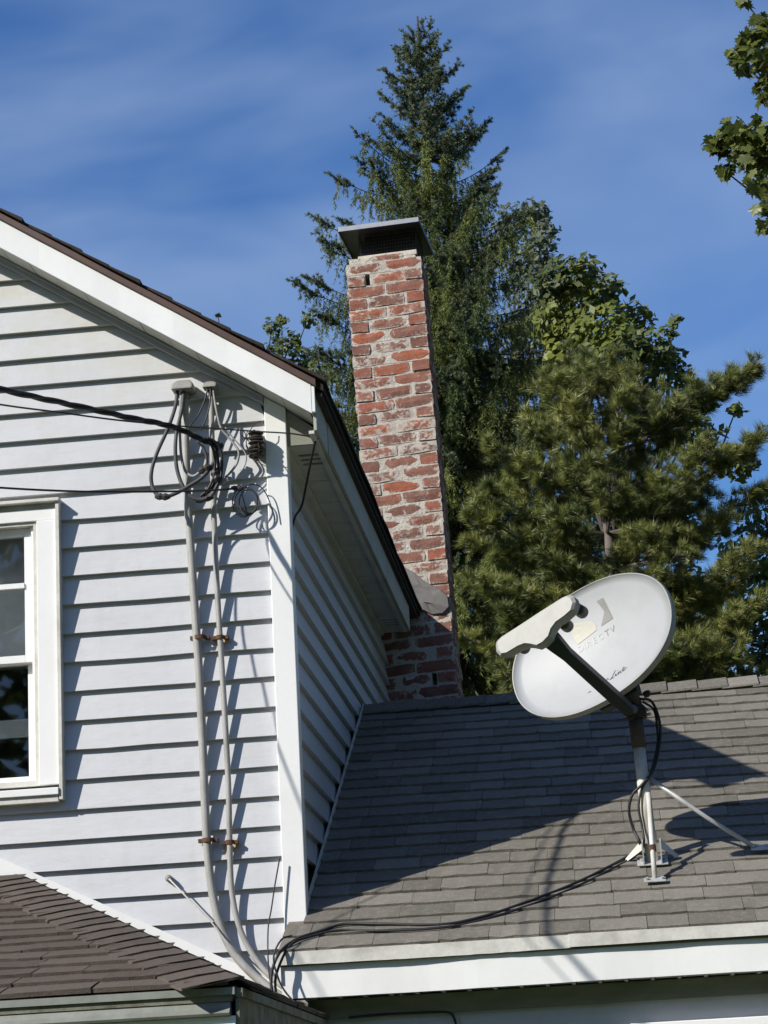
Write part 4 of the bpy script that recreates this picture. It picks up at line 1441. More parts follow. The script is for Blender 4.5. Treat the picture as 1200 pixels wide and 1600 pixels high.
c2 = [at(1004, 1096, Yc - 0.03), at(1022, 1110, Yc - 0.01), at(1027, 1140, Yc), at(1027, 1165, Yc), at(1016, 1210, Yc - 0.03), at(1003, 1232, Yc - 0.03), at(998, 1262, Yc - 0.028), at(1003, 1290, Yc - 0.028), at(1006, 1318, Yc - 0.03), on_roof(996, 1341, 0.014), on_roof(960, 1360, 0.010), on_roof(900, 1390, 0.010), on_roof(830, 1418, 0.010), on_roof(750, 1443, 0.010), on_roof(680, 1455, 0.010), on_roof(590, 1459, 0.010), on_roof(530, 1459, 0.012), on_roof(480, 1470, 0.012), on_roof(456, 1482, 0.014), at(440, 1500, 7.41), at(430, 1535, 7.40), at(440, 1568, 7.38), at(480, 1595, 7.36), at(530, 1615, 7.34)]
cable('coax_cable', c2, 0.0043, 'cable', 'thinner black coax lying downslope of the thicker one on the wing roof', 'cable')
cable('loose_wire', [at(437, 1341, 7.66), at(430, 1380, 7.655), at(424, 1420, 7.65), at(419, 1450, 7.64), at(419, 1500, 7.60), at(424, 1540, 7.45), at(440, 1570, 7.40), at(480, 1606, 7.36)], 0.0025, 'cable', 'thin black wire hanging down the wall beside the corner board foot', 'wire')
cable('loose_wire', [at(455, 1462, 7.45), at(440, 1468, 7.40), at(428, 1492, 7.39), at(432, 1520, 7.385), at(450, 1555, 7.38), at(500, 1600, 7.35)], 0.003, 'cable', 'thin black wire curling round the end of the wing eave', 'wire')
cable('wall_cable', [at(545, 1590, WW - 0.02), at(600, 1585, WW - 0.012), at(660, 1582, WW - 0.012), at(700, 1582, WW - 0.012), at(710, 1592, WW - 0.012), at(714, 1612, WW - 0.012)], 0.004, 'cable', 'black cable clipped along the wing wall below the eave', 'cable')

# ------------------------------------------------------------------ service conduits on the gable wall
def conduit(name, px, rad, hw, label, straps):
    pts = [at(*p_) for p_ in px]
    root = thing(name, tuple(pts[-1]), label, 'conduit')
    MB().tube(spline(pts, 6), rad, 14).build('pipe', M['conduit'], root, smooth=True)
    c = pts[0]
    hd_z = 0.021 if hw > 0.03 else 0.015
    V = [c + np.array([sx_ * hw, sy * hw * 1.0 - 0.02, -hd_z]) for sx_, sy in ((-1, -1), (1, -1), (1, 1), (-1, 1))]
    V += [c + np.array([sx_ * hw * 0.98, sy * hw * 0.9 - 0.014, 0.001]) for sx_, sy in ((-1, -1), (1, -1), (1, 1), (-1, 1))]
    V += [c + np.array([sx_ * hw * 0.62, sy * hw * 0.45 - 0.002, hd_z * 1.1]) for sx_, sy in ((-1, -1), (1, -1), (1, 1), (-1, 1))]
    F = [(0, 3, 2, 1), (8, 9, 10, 11)]
    for b_ in (0, 4):
        F += [(b_ + j, b_ + (j + 1) % 4, b_ + 4 + (j + 1) % 4, b_ + 4 + j) for j in range(4)]
    MB().poly(V, F).build('weatherhead', M['head'], root, bevel=0.006)
    MB().tube([c + np.array([0, 0, -hd_z - 0.022]), c + np.array([0, 0, -hd_z + 0.002])], rad * 1.28, 14).build('collar', M['head'], root, smooth=True)
    for i, (sx_, sy_) in enumerate(straps):
        q = at(sx_, sy_, CY)
        ar = [(rad * 1.18 * math.cos(t), -rad * 1.18 * math.sin(t)) for t in np.linspace(math.pi, 0, 9)]
        mbs = MB()
        n_ = len(ar)
        V = [(q[0] + a_, q[1] + b_, q[2] + dz_) for dz_ in (-0.007, 0.007) for a_, b_ in ar] + [(q[0] + a_ * 1.2, q[1] + b_ * 1.2, q[2] + dz_) for dz_ in (-0.007, 0.007) for a_, b_ in ar]
        F = [(i_, i_ + 1, n_ + i_ + 1, n_ + i_) for i_ in range(n_ - 1)] + [(2 * n_ + i_ + 1, 2 * n_ + i_, 3 * n_ + i_, 3 * n_ + i_ + 1) for i_ in range(n_ - 1)]
        F += [(2 * n_ + i_, 2 * n_ + i_ + 1, i_ + 1, i_) for i_ in range(n_ - 1)] + [(n_ + i_, n_ + i_ + 1, 3 * n_ + i_ + 1, 3 * n_ + i_) for i_ in range(n_ - 1)]
        mbs.poly(V, F)
        st = mbs.build('strap', M['rust'], root)
        for s_ in (-1, 1):
            x0, x1 = sorted((q[0] + s_ * rad * 1.2, q[0] + s_ * (rad * 1.2 + 0.016)))
            MB().box(x0, x1, q[1] - 0.003, WALL + 0.004, q[2] - 0.006, q[2] + 0.006).build('strap_ear', M['rust'], st)
    return root


CY = WALL - 0.0165
conduit('service_conduit', [(288, 606, CY), (290, 690, CY), (293, 780, CY), (299, 870, CY), (305, 960, CY), (311, 1050, CY), (316, 1150, CY), (320, 1250, CY), (324, 1325, CY), (331, 1390, CY), (344, 1445, CY), (366, 1490, CY), (400, 1527, CY - 0.01), (445, 1560, CY - 0.02), (510, 1592, CY - 0.04), (570, 1616, CY - 0.05)],
        0.0142, 0.039, 'thicker grey painted conduit with broad hooded weatherhead strapped to gable wall', [(312, 996), (325, 1313)])
conduit('service_conduit', [(330, 604, CY), (331, 680, CY), (333, 760, CY), (336, 850, CY), (341, 950, CY), (346, 1030, CY), (352, 1130, CY), (357, 1230, CY), (359, 1320, CY), (362, 1390, CY), (373, 1445, CY), (394, 1490, CY), (425, 1528, CY - 0.012), (470, 1560, CY - 0.03), (540, 1592, CY - 0.05), (590, 1612, CY - 0.05)],
        0.0098, 0.026, 'thinner grey conduit with small dark weatherhead nearer the corner board', [(344, 996), (359, 1316)])

# service drop and the tangle of splices
def W(px, py, off):
    return at(px, py, WALL - off)


drop = [W(348, 697, .06), W(318, 688, .10), W(270, 667, .20), W(200, 652, .36), W(100, 630, .62), W(0, 608, .95)]
def extend(pts, n=9, rise=0.012):
    v = np.array(pts[-1]) - np.array(pts[-2])
    return list(pts) + [np.array(pts[-1]) + v * k + np.array([0, 0, rise * k * k]) for k in range(1, n)]


sd = spline(extend(drop), 12)
tw = thing('service_drop', tuple(W(348, 697, .06)), 'thick black twisted service drop cable arriving at the gable wall', 'cable')
for ph in (0, 2.094, 4.189):
    V = []
    for i, p_ in enumerate(sd):
        a_ = ph + i * 0.42
        V.append(np.array(p_) + np.array([0, 0.0062 * math.cos(a_), 0.0062 * math.sin(a_)]))
    MB().tube(V, 0.0055, 6).build('conductor', M['cable'], tw, smooth=True)
far = sd[-1]
cable('drop_wire', extend([W(262, 664, .22), W(180, 656, .36), W(90, 644, .6), W(0, 632, .9)]), 0.0032, 'cable', 'thin dark wire running just under the thick service drop', 'wire')
cable('guy_wire', [W(268, 665, .2), W(300, 667, .17), W(345, 670, .15), W(400, 674, .14), W(450, 677, .14), W(478, 681, .13), at(494, 684, 7.62)], 0.0028, 'cable', 'thin wire stretched across the corner board to the eave fascia', 'wire')
cable('eave_lead', [at(494, 684, 7.62), at(487, 715, 7.70), at(480, 750, 7.78), at(473, 785, 7.86), at(468, 797, 7.88), at(461, 808, 7.83), at(456, 828, 7.78), at(454, 850, 7.75)], 0.0042, 'cable', 'black lead hanging from the eave hook down past the corner board', 'cable')
hk = thing('eave_hook', tuple(at(487, 682, 7.62)), 'dark iron hook holding a wire under the eave fascia', 'hook')
MB().tube([at(478, 680, 7.60), at(486, 681, 7.61), at(496, 686, 7.625)], [0.005, 0.007, 0.006], 8).build('clamp', M['iron'], hk)
MB().tube([at(494, 685, 7.622), at(497, 678, 7.65), at(499, 670, 7.68)], 0.004, 6).build('stem', M['iron'], hk)
low = [W(372, 763, .06), W(330, 766, .09), W(250, 768, .16), W(130, 768, .36), W(0, 762, .62)]
low = extend(low)
cable('phone_drop', low, 0.0038, 'cable', 'thin black drop wire crossing the wall above the window head', 'wire')
# drip loops out of the weatherheads
cable('drip_loop', [W(277, 612, .045), W(274, 635, .055), W(263, 668, .09), W(246, 706, .11), W(237, 735, .115), W(237, 756, .11), W(243, 770, .11), W(254, 777, .11), W(272, 772, .10), W(296, 759, .09), W(318, 744, .08), W(334, 722, .06), W(340, 700, .06)], 0.0070, 'grey_cable', 'long dark drip loop bulging out left of the conduits', 'cable')
cable('drip_loop', [W(287, 612, .05), W(284, 640, .06), W(276, 675, .08), W(274, 705, .085), W(277, 735, .085), W(286, 760, .085), W(300, 777, .08), W(318, 781, .075), W(332, 772, .07), W(341, 752, .06), W(345, 730, .06)], 0.0068, 'grey_cable', 'dark drip loop crossing in front of the thicker conduit', 'cable')
cable('neutral_lead', [W(283, 616, .05), W(281, 660, .055), W(282, 700, .055), W(285, 722, .055), W(291, 738, .06), W(302, 744, .065), W(312, 738, .07), W(318, 732, .07)], 0.0050, 'wire', 'frayed bare grey neutral lead against the thicker conduit', 'wire')
cable('head_wire', [W(325, 604, .05), W(320, 625, .055), W(310, 648, .06), W(298, 664, .07), W(292, 676, .07)], 0.0030, 'cable', 'thin black wire slanting left out of the small weatherhead', 'wire')
cable('head_wire', [W(329, 605, .05), W(328, 630, .055), W(322, 654, .06), W(314, 672, .07)], 0.0030, 'cable', 'thin black wire hanging straight out of the small weatherhead', 'wire')
cable('braided_wire', [W(333, 610, .045), W(338, 640, .05), W(345, 668, .05), W(356, 682, .05), W(366, 694, .05), W(373, 706, .05), W(371, 722, .045), W(362, 736, .045), W(352, 746, .05)], 0.0042, 'wire', 'pale braided wire swinging right below the small weatherhead', 'wire')
cable('braided_wire', [W(352, 668, .05), W(363, 683, .045), W(378, 700, .04), W(385, 714, .04), W(381, 730, .04), W(372, 742, .04)], 0.0026, 'wire', 'thin pale wire forming the outermost loop by the insulator', 'wire')
for dx_, dd, lab in ((0, 0.0, 'middle of three black leads curving from service drop end to the splices'), (6, 0.008, 'black splice lead nearest the corner board of the three'), (-5, 0.012, 'black splice lead nearest the thicker conduit of the three')):
    cable('splice_lead', [W(318 + dx_, 684, .09 + dd), W(330 + dx_, 690, .08 + dd), W(338 + dx_, 702, .07 + dd), W(341 + dx_, 722, .065 + dd), W(339 + dx_, 744, .06 + dd), W(330 + dx_, 764, .06 + dd), W(318 + dx_, 776, .06 + dd)], 0.0048, 'cable',
          lab, 'cable', 'leads between service drop and splices')
cable('splice_lead', [W(308, 690, .08), W(318, 700, .07), W(323, 716, .065), W(323, 730, .06)], 0.0045, 'grey_cable', 'short grey lead dropping onto the splice beside the thinner conduit', 'cable')


def splice(px, py, off, dxp, dyp, ln, rad, mat, label):
    a_, b_ = W(px - dxp * ln / 2, py - dyp * ln / 2, off), W(px + dxp * ln / 2, py + dyp * ln / 2, off)
    pts = [a_ + (b_ - a_) * t for t in np.linspace(0, 1, 7)]
    rd = [rad * k_ for k_ in (0.5, 0.95, 1.1, 0.9, 1.15, 0.9, 0.5)]
    o = MB().tube(pts, rd, 8).build('splice', M[mat], None)
    return tag(o, label, 'splice', None)


splice(254, 776, .11, 1, 0.05, 24, .012, 'iron', 'taped black splice at the bottom of the long drip loop')
splice(320, 733, .07, 0.9, -0.4, 22, .014, 'iron', 'taped splice between the two conduits')
splice(338, 744, .062, 0.3, 1, 26, .016, 'cable', 'fat black splice in front of the thinner conduit')
splice(353, 750, .05, 0.9, -0.3, 20, .010, 'wire', 'bare clamp splice right of the thinner conduit')
splice(320, 780, .07, 1, -0.25, 28, .010, 'iron', 'taped splice at the foot of the crossing drip loop')
splice(371, 763, .058, 1, 0.1, 20, .0085, 'iron', 'small wedge clamp holding the phone drop wire')
# coil of spare wire under the clamp
V = []
for t in np.linspace(0, 3.2 * 2 * math.pi, 90):
    k_ = t / (2 * math.pi)
    V.append(W(385 + (17 + 3 * math.sin(k_ * 2)) * math.cos(t + 1.2) + 3 * k_ - 4, 784 + (24 - 2 * k_) * math.sin(t + 1.2), .055 + 0.01 * math.sin(t * 0.7)))
coil = MB().tube([W(376, 764, .058)] + V, 0.0022, 6).build('wire_coil', M['cable'], None, smooth=True)
tag(coil, 'coil of spare black wire dangling below the wedge clamp', 'wire')
cable('wire_tail', [W(376, 764, .055), W(392, 757, .05), W(406, 760, .045), W(416, 772, .04), W(424, 792, .035), W(430, 812, .03)], 0.0020, 'cable', 'thin wire arching right from the wedge clamp onto the corner board', 'wire')
# insulator rack by the corner board
ir = thing('insulator_rack', tuple(W(402, 715, .02)), 'rusty black insulator rack screwed beside the corner board', 'insulator')
MB().box(W(397, 0, 0)[0] * 0 + W(402, 700, .0)[0] - 0.006, W(402, 700, .0)[0] + 0.010, WALL - 0.022, WALL + 0.004, W(402, 714, 0)[2], W(402, 676, 0)[2]).build('back_bar', M['rust'], ir)
for yy in (681, 696, 709):
    c = W(400, yy, .055)
    MB().tube([c + np.array([0, 0, -0.013]), c + np.array([0, 0, -0.008]), c, c + np.array([0, 0, 0.008]), c + np.array([0, 0, 0.013])], [0.024, 0.027, 0.016, 0.027, 0.022], 14).build('spool', M['iron'], ir)
    MB().box(c[0] - 0.006, c[0] + 0.006, c[1] - 0.004, WALL - 0.0225, c[2] - 0.0175, c[2] - 0.0135).build('bracket', M['rust'], ir)
rr = random.Random(3)
for i in range(7):
    a_ = W(390 + rr.uniform(-4, 6), 690 + rr.uniform(-16, 14), .05)
    V = [a_ + np.array([rr.uniform(-.02, .025), rr.uniform(-.03, .02), rr.uniform(-.022, .022)]) * (1 + 0.3 * j) for j in range(4)]
    MB().tube(spline(V, 5), 0.0016, 5).build('tie_wire', M['iron'], ir)
# eye bolt with its guy rod
eb = thing('eye_bolt', tuple(W(263, 1372, .01)), 'eye bolt with slanting guy rod fixed low on the gable wall', 'bolt')
MB().tube([W(263, 1372, -.01), W(263, 1372, .014), W(264, 1373, .030)], [0.012, 0.011, 0.006], 10).build('anchor', M['head'], eb)
MB().tube([W(264, 1373, .030), W(290, 1400, .036), W(329, 1439, .040), W(352, 1470, .048), W(376, 1492, .050)], 0.0028, 8).build('rod', M['trim_old'], eb, smooth=True)

# ------------------------------------------------------------------ trees
def mesh_arrays(name, V, F, mat, tint=None, smooth=False):
    V = np.ascontiguousarray(V, np.float32)
    F = np.ascontiguousarray(F, np.int32)
    me = bpy.data.meshes.new(name)
    k_ = F.shape[1]
    me.vertices.add(len(V))
    me.vertices.foreach_set('co', V.ravel())
    me.loops.add(F.size)
    me.loops.foreach_set('vertex_index', F.ravel())
    me.polygons.add(len(F))
    me.polygons.foreach_set('loop_start', np.arange(0, F.size, k_, dtype=np.int32))
    if tint is not None:
        at_ = me.attributes.new('tint', 'FLOAT', 'POINT')
        at_.data.foreach_set('value', np.ascontiguousarray(tint, np.float32))
    me.materials.append(mat)
    me.update(calc_edges=True)
    return me


def unit(a):
    return a / np.maximum(np.linalg.norm(a, axis=-1, keepdims=True), 1e-9)


def needles(Pn, Tn, ln, wd_, per, fwd, tint):
    """per needles at every point Pn, leaning along the twig Tn; one slim triangle each"""
    Pn = np.repeat(Pn, per, 0)
    Tn = np.repeat(unit(Tn), per, 0)
    tint = np.repeat(tint, per)
    r_ = rng.normal(size=Pn.shape)
    r_ = unit(r_ - Tn * (r_ * Tn).sum(1, keepdims=True))
    dr = unit(Tn * fwd + r_)
    ll = ln * rng.uniform(0.7, 1.15, (len(Pn), 1))
    sd_ = unit(np.cross(dr, rng.normal(size=Pn.shape))) * wd_ * 0.5
    V = np.stack([Pn - sd_, Pn + sd_, Pn + dr * ll], 1).reshape(-1, 3)
    F = np.arange(len(V)).reshape(-1, 3)
    tt = np.repeat(np.clip(tint + rng.normal(0, 0.09, len(Pn)), 0, 1), 3)
    return V, F, tt


def along(p0, d_, L_, sag, step):
    """sample points and tangents along many drooping twigs at once"""
    n_ = max(2, int(np.max(L_) / step))
    t = (np.arange(n_) + 0.5) / n_
    Pt = p0[:, None] + d_[:, None] * (L_[:, None, None] * t[None, :, None]) + np.array([0, 0, -1.0]) * (sag[:, None, None] * (t ** 2)[None, :, None])
    Tt = d_[:, None] * L_[:, None, None] + np.array([0, 0, -2.0]) * (sag[:, None, None] * t[None, :, None])
    keep = (rng.random((len(p0), n_)) < (L_ / np.max(L_))[:, None])
    return Pt[keep], Tt[keep], np.broadcast_to(np.arange(len(p0))[:, None], keep.shape)[keep], np.broadcast_to(t[None], keep.shape)[keep]


# ---- Norway spruce behind the chimney
SY = 19.0
stop = at(655, 22, SY)
spr = thing('spruce_tree', (stop[0], SY, GROUND), 'tall pointed spruce with drooping branchlets behind the brick chimney', 'tree')
H = stop[2] - GROUND
trunk = [np.array([stop[0] + 0.02 * math.sin(z), SY, GROUND + z]) for z in np.linspace(0, H - 0.02, 14)]
MB().tube(trunk, [0.17 * (1 - i / 13.2) + 0.006 for i in range(14)], 10).build('trunk', M['bark'], spr, smooth=True)
limb = MB()
tw_p, tw_d, tw_l, tw_s, tw_t = [], [], [], [], []      # hanging / side twigs
tp_p, tp_d, tp_l, tp_s, tp_t = [], [], [], [], []      # stiff bluish tips
dcur = 0.30
wh = 0
while dcur < 8.3:
    nb = 6 if dcur < 1.4 else (8 if dcur < 3 else 10)
    a_off = rng.uniform(0, 6.28)
    for b_ in range(nb):
        azb = a_off + 2 * math.pi * b_ / nb + rng.normal(0, 0.16)
        dd = dcur + rng.uniform(-0.08, 0.08)
        Lb = (0.02 + 0.40 * dd ** 1.02) if dd < 3.0 else min(1.33 + 0.16 * (dd - 3), 2.0)
        Lb *= rng.uniform(0.72, 1.18)
        e0 = math.radians(np.interp(dd, [0, 0.6, 1.5, 3, 6], [52, 40, 24, 4, -14]) + rng.normal(0, 6))
        hz = np.array([math.cos(azb), math.sin(azb), 0])
        base_ = np.array([stop[0], SY, stop[2] - dd])
        tt = np.linspace(0, 1, 9)
        sg = Lb * np.interp(dd, [0, 1, 3, 6], [0.0, 0.10, 0.22, 0.3])
        pts_ = [base_ + hz * Lb * t * math.cos(e0) + np.array([0, 0, Lb * t * math.sin(e0) - sg * math.sin(math.pi * min(t * 0.85, 1)) * 0.8]) for t in tt]
        limb.tube(pts_, [0.010 * min(1, 0.35 + Lb * 0.5) * (1 - 0.85 * t) + 0.0015 for t in tt], 5, False)
        back = hz[1] > 0.45
        tb_ = float(np.clip(rng.normal(0.5, 0.27), 0, 1))
        stp = (0.052 if dd < 1.6 else 0.028) * (1.9 if back else 1.0)
        nl = max(2, int(Lb / stp))
        for j in range(nl):
            t = (j + rng.uniform(0.2, 0.8)) / nl
            if t < 0.12 and dd > 1.6: continue
            ii = min(int(t * 8), 7)
            fr_ = t * 8 - ii
            p_ = pts_[ii] * (1 - fr_) + pts_[ii + 1] * fr_
            tg = pts_[ii + 1] - pts_[ii]
            tg = tg / np.linalg.norm(tg)
            sdv = np.cross(tg, [0, 0, 1])
            for sgn in (-1, 1):
                if dd < 1.5 or (t > 0.8 and rng.random() < 0.6):
                    ll = (0.05 + 0.30 * Lb * (1 - t) ** 0.8) * rng.uniform(0.6, 1.2)
                    ll = min(ll, 0.42)
                    dv = tg * rng.uniform(0.6, 1.1) + sdv * sgn * rng.uniform(0.5, 1.0) + np.array([0, 0, rng.uniform(-0.15, 0.35)])
                    tp_p.append(p_); tp_d.append(dv / np.linalg.norm(dv)); tp_l.append(ll); tp_s.append(ll * 0.15); tp_t.append(np.clip(tb_ + rng.normal(0, .15), 0, 1))
                else:
                    ll = rng.uniform(0.12, 0.42) * min(1.0, 0.45 + Lb * 0.4) * (1.0 - 0.35 * t)
                    dv = sdv * sgn * rng.uniform(0.05, 0.35) + tg * rng.uniform(0.0, 0.25) + np.array([0, 0, -rng.uniform(0.5, 1.1)])
                    tw_p.append(p_); tw_d.append(dv / np.linalg.norm(dv)); tw_l.append(ll); tw_s.append(ll * 0.35)
                    tw_t.append(float(np.clip(tb_ + rng.normal(0, 0.12), 0, 1)))
        # leading shoot
        tp_p.append(pts_[-1]); tp_d.append(unit(pts_[-1] - pts_[-2] + np.array([0, 0, 0.02]))); tp_l.append(0.10); tp_s.append(0.0); tp_t.append(0.7)
    dcur += np.interp(dcur, [0, 1, 3, 8], [0.13, 0.18, 0.21, 0.28])
    wh += 1
limb.build('branches', M['bark'], spr)
tw_p, tw_d, tw_l, tw_s, tw_t = map(np.array, (tw_p, tw_d, tw_l, tw_s, tw_t))
tp_p, tp_d, tp_l, tp_s, tp_t = map(np.array, (tp_p, tp_d, tp_l, tp_s, tp_t))
# each hanging branchlet carries a few shorter ones
reps = 3
ch_p, ch_d, ch_l, ch_s, ch_t = [], [], [], [], []
tsel = rng.uniform(0.1, 0.75, (len(tw_p), reps))
for k_ in range(reps):
    t = tsel[:, k_][:, None]
    ch_p.append(tw_p + tw_d * tw_l[:, None] * t + np.array([0, 0, -1]) * (tw_s[:, None] * t ** 2))
    dv = unit(tw_d * 0.8 + unit(rng.normal(size=tw_d.shape)) * 0.65 + np.array([0, 0, -0.4]))
    ch_d.append(dv); ch_l.append(tw_l * rng.uniform(0.25, 0.5, len(tw_l))); ch_s.append(tw_l * 0.06); ch_t.append(np.clip(tw_t + rng.normal(0, .12, len(tw_t)), 0, 1))
al_p, al_d, al_l, al_s, al_t = (np.concatenate([a_] + b_) for a_, b_ in ((tw_p, ch_p), (tw_d, ch_d), (tw_l, ch_l), (tw_s, ch_s), (tw_t, ch_t)))
Pn, Tn, ix_, tt_ = along(al_p, al_d, al_l, al_s, 0.0145)
V, F, T_ = needles(Pn, Tn, 0.036, 0.0072, 3, 1.15, np.clip(al_t[ix_] + 0.25 * (tt_ - 0.5), 0, 1))
print('spruce needles', len(F))
link('crown', mesh_arrays('crown', V, F, M['spruce'], T_), spr)
# stiff tips with their side shoots
sub_p, sub_d, sub_l, sub_t = [tp_p], [tp_d], [tp_l], [tp_t]
for k_ in range(3):
    t = rng.uniform(0.25, 0.85, (len(tp_p), 1))
    sub_p.append(tp_p + tp_d * tp_l[:, None] * t)
    sub_d.append(unit(tp_d + unit(rng.normal(size=tp_d.shape)) * 0.8)); sub_l.append(tp_l * rng.uniform(0.25, 0.5, len(tp_l)) + 0.02); sub_t.append(tp_t)
lead = np.array([[stop[0], SY, stop[2] - 0.26]] * 1)
sub_p.append(lead); sub_d.append(np.array([[0, 0, 1.0]])); sub_l.append(np.array([0.12])); sub_t.append(np.array([0.3]))
sub_p, sub_d, sub_l, sub_t = (np.concatenate(a_) for a_ in (sub_p, sub_d, sub_l, sub_t))
Pn, Tn, ix_, tt_ = along(sub_p, sub_d, sub_l, sub_l * 0.1, 0.0075)
V, F, T_ = needles(Pn, Tn, 0.029, 0.0055, 6, 0.8, sub_t[ix_])
print('spruce tip needles', len(F))
link('branch_tips', mesh_arrays('branch_tips', V, F, M['spruce_tip'], T_), spr)

# ---- white pine in front of it on the right
PYD = 15.5
pb = at(985, 800, PYD)
pin = thing('pine_tree', (pb[0], PYD, GROUND), 'spreading long-needled pine rising behind the satellite dish', 'tree')
ptop = at(905, 560, PYD)[2] + 0.05
pth = ptop - GROUND
MB().tube([np.array([pb[0] - 0.25 * (k_ / 9) ** 2, PYD, GROUND + pth * k_ / 9]) for k_ in range(10)], [0.13 * (1 - k_ / 9.6) + 0.006 for k_ in range(10)], 10).build('trunk', M['pale_bark'], pin, smooth=True)
limb = MB()
tuft_p, tuft_d, tuft_t = [], [], []


def pine_branch(p0, p1, dens=1.0):
    p0, p1 = np.array(p0), np.array(p1)
    Lb = np.linalg.norm(p1 - p0)
    mid_ = (p0 + p1) / 2 + np.array([0, 0, -0.09 * Lb])
    pts_ = spline([p0, mid_, p1], 5)
    limb.tube(pts_, [0.014 * (1 - 0.8 * i / (len(pts_) - 1)) * min(1, Lb) + 0.002 for i in range(len(pts_))], 5, False)
    tint_b = rng.uniform(0.25, 0.8)
    ns = max(5, int(Lb / 0.040 * dens))
    for j in range(ns):
        t = rng.uniform(0.28, 1.0)
        q = np.array(pts_[min(int(t * (len(pts_) - 1)), len(pts_) - 1)])
        tg = unit(p1 - p0)
        sdv = unit(np.cross(tg, [0, 0, 1.0]))
        dv = unit(tg * rng.uniform(0.3, 1.0) + sdv * rng.uniform(-1, 1) + np.array([0, 0, rng.uniform(-0.05, 0.35)]))
        ls = rng.uniform(0.12, 0.34) * (1.1 - 0.5 * t)
        e_ = q + dv * ls
        limb.tube([q, q + dv * ls * 0.5 + np.array([0, 0, -0.01]), e_], [0.004, 0.003, 0.002], 4, False)
        for m2 in range(4):
            t2 = rng.uniform(0.35, 1.0) if m2 else 1.0
            o_ = q + dv * ls * t2 + rng.normal(0, 0.03, 3) * (m2 > 0)
            tuft_p.append(o_); tuft_d.append(unit(dv + rng.normal(0, 0.35, 3) + np.array([0, 0, 0.35]))); tuft_t.append(np.clip(tint_b + rng.normal(0, 0.13), 0, 1))


zc_ = 0.9
while zc_ < ptop - 0.05:
    fr_ = (zc_ - 0.9) / (ptop - 0.9)
    nb = 7
    rad_ = np.interp(fr_, [0, 0.3, 0.6, 0.8, 1.0], [1.25, 1.22, 1.05, 0.72, 0.25])
    a_off = rng.uniform(0, 6.28)
    for b_ in range(nb):
        azb = a_off + 2 * math.pi * b_ / nb + rng.normal(0, 0.2)
        rl = rad_ * rng.uniform(0.7, 1.12)
        if math.sin(azb) > 0.5: rl *= 0.8
        xoff = -0.25 * ((zc_ - GROUND) / pth) ** 2
        p0 = np.array([pb[0] + xoff, PYD, zc_ - 0.12])
        p1 = p0 + np.array([math.cos(azb) * rl, math.sin(azb) * rl, rl * rng.uniform(0.05, 0.34)])
        pine_branch(p0, p1)
    zc_ += 0.25
for (x, y, Yt) in ((1188, 568, 15.2), (1150, 590, 15.3), (1100, 600, 15.0), (1192, 684, 15.1), (1120, 690, 14.9), (1195, 760, 15.2), (740, 800, 15.0), (760, 700, 15.3), (735, 900, 14.8), (860, 590, 15.1), (905, 560, 15.4), (1180, 850, 15.0), (1195, 930, 14.8), (1150, 1010, 14.8), (780, 960, 14.7), (1010, 600, 15.2), (960, 575, 15.4)):
    e_ = at(x, y, Yt)
    pine_branch([pb[0] - 0.12, PYD, e_[2] - 0.30], e_, 1.3)
limb.build('branches', M['pale_bark'], pin)
tuft_p, tuft_d, tuft_t = np.array(tuft_p), np.array(tuft_d), np.array(tuft_t)
print('pine tufts', len(tuft_p))
NPT = 84
Pn = np.repeat(tuft_p, 3, 0) + np.repeat(tuft_d, 3, 0) * (np.tile([0, -0.012, -0.026], len(tuft_p))[:, None])
V, F, T_ = needles(Pn, np.repeat(tuft_d, 3, 0), 0.074, 0.0034, NPT // 3, 0.75, np.repeat(tuft_t, 3))
link('crown', mesh_arrays('crown', V, F, M['pine'], T_), pin)


# ---- broadleaved trees
def leaf_cloud(cl, n_per, size, squash=0.8):
    Vs, Ts = [], []
    for c, r_, tb in cl:
        n_ = int(n_per * (r_ / 0.3) ** 2)
        d_ = unit(rng.normal(size=(n_, 3)))
        rad_ = r_ * rng.uniform(0.35, 1.08, (n_, 1)) ** 0.6
        lump = 1 + 0.28 * np.sin(d_[:, :1] * 5 + tb * 9) * np.cos(d_[:, 2:] * 6 + tb * 4)
        o_ = c + d_ * rad_ * lump * np.array([1, 1, squash])
        nrm_ = unit(d_ * 0.6 + rng.normal(0, 0.45, (n_, 3)) + np.array([-0.35, -0.4, 0.5]))
        tg = unit(np.cross(nrm_, rng.normal(size=(n_, 3))))
        bt = np.cross(nrm_, tg)
        s_ = size * rng.uniform(0.6, 1.2, (n_, 1))
        q = np.stack([o_ - tg * s_ * 0.5, o_ + bt * s_ * 0.32 - nrm_ * s_ * 0.06, o_ + tg * s_ * 0.55 - nrm_ * s_ * 0.10, o_ - bt * s_ * 0.32 - nrm_ * s_ * 0.06], 1)
        Vs.append(q.reshape(-1, 3))
        Ts.append(np.repeat(np.clip(tb + rng.normal(0, 0.16, n_), 0, 1), 4))
    V = np.concatenate(Vs)
    return V, np.arange(len(V)).reshape(-1, 4), np.concatenate(Ts)


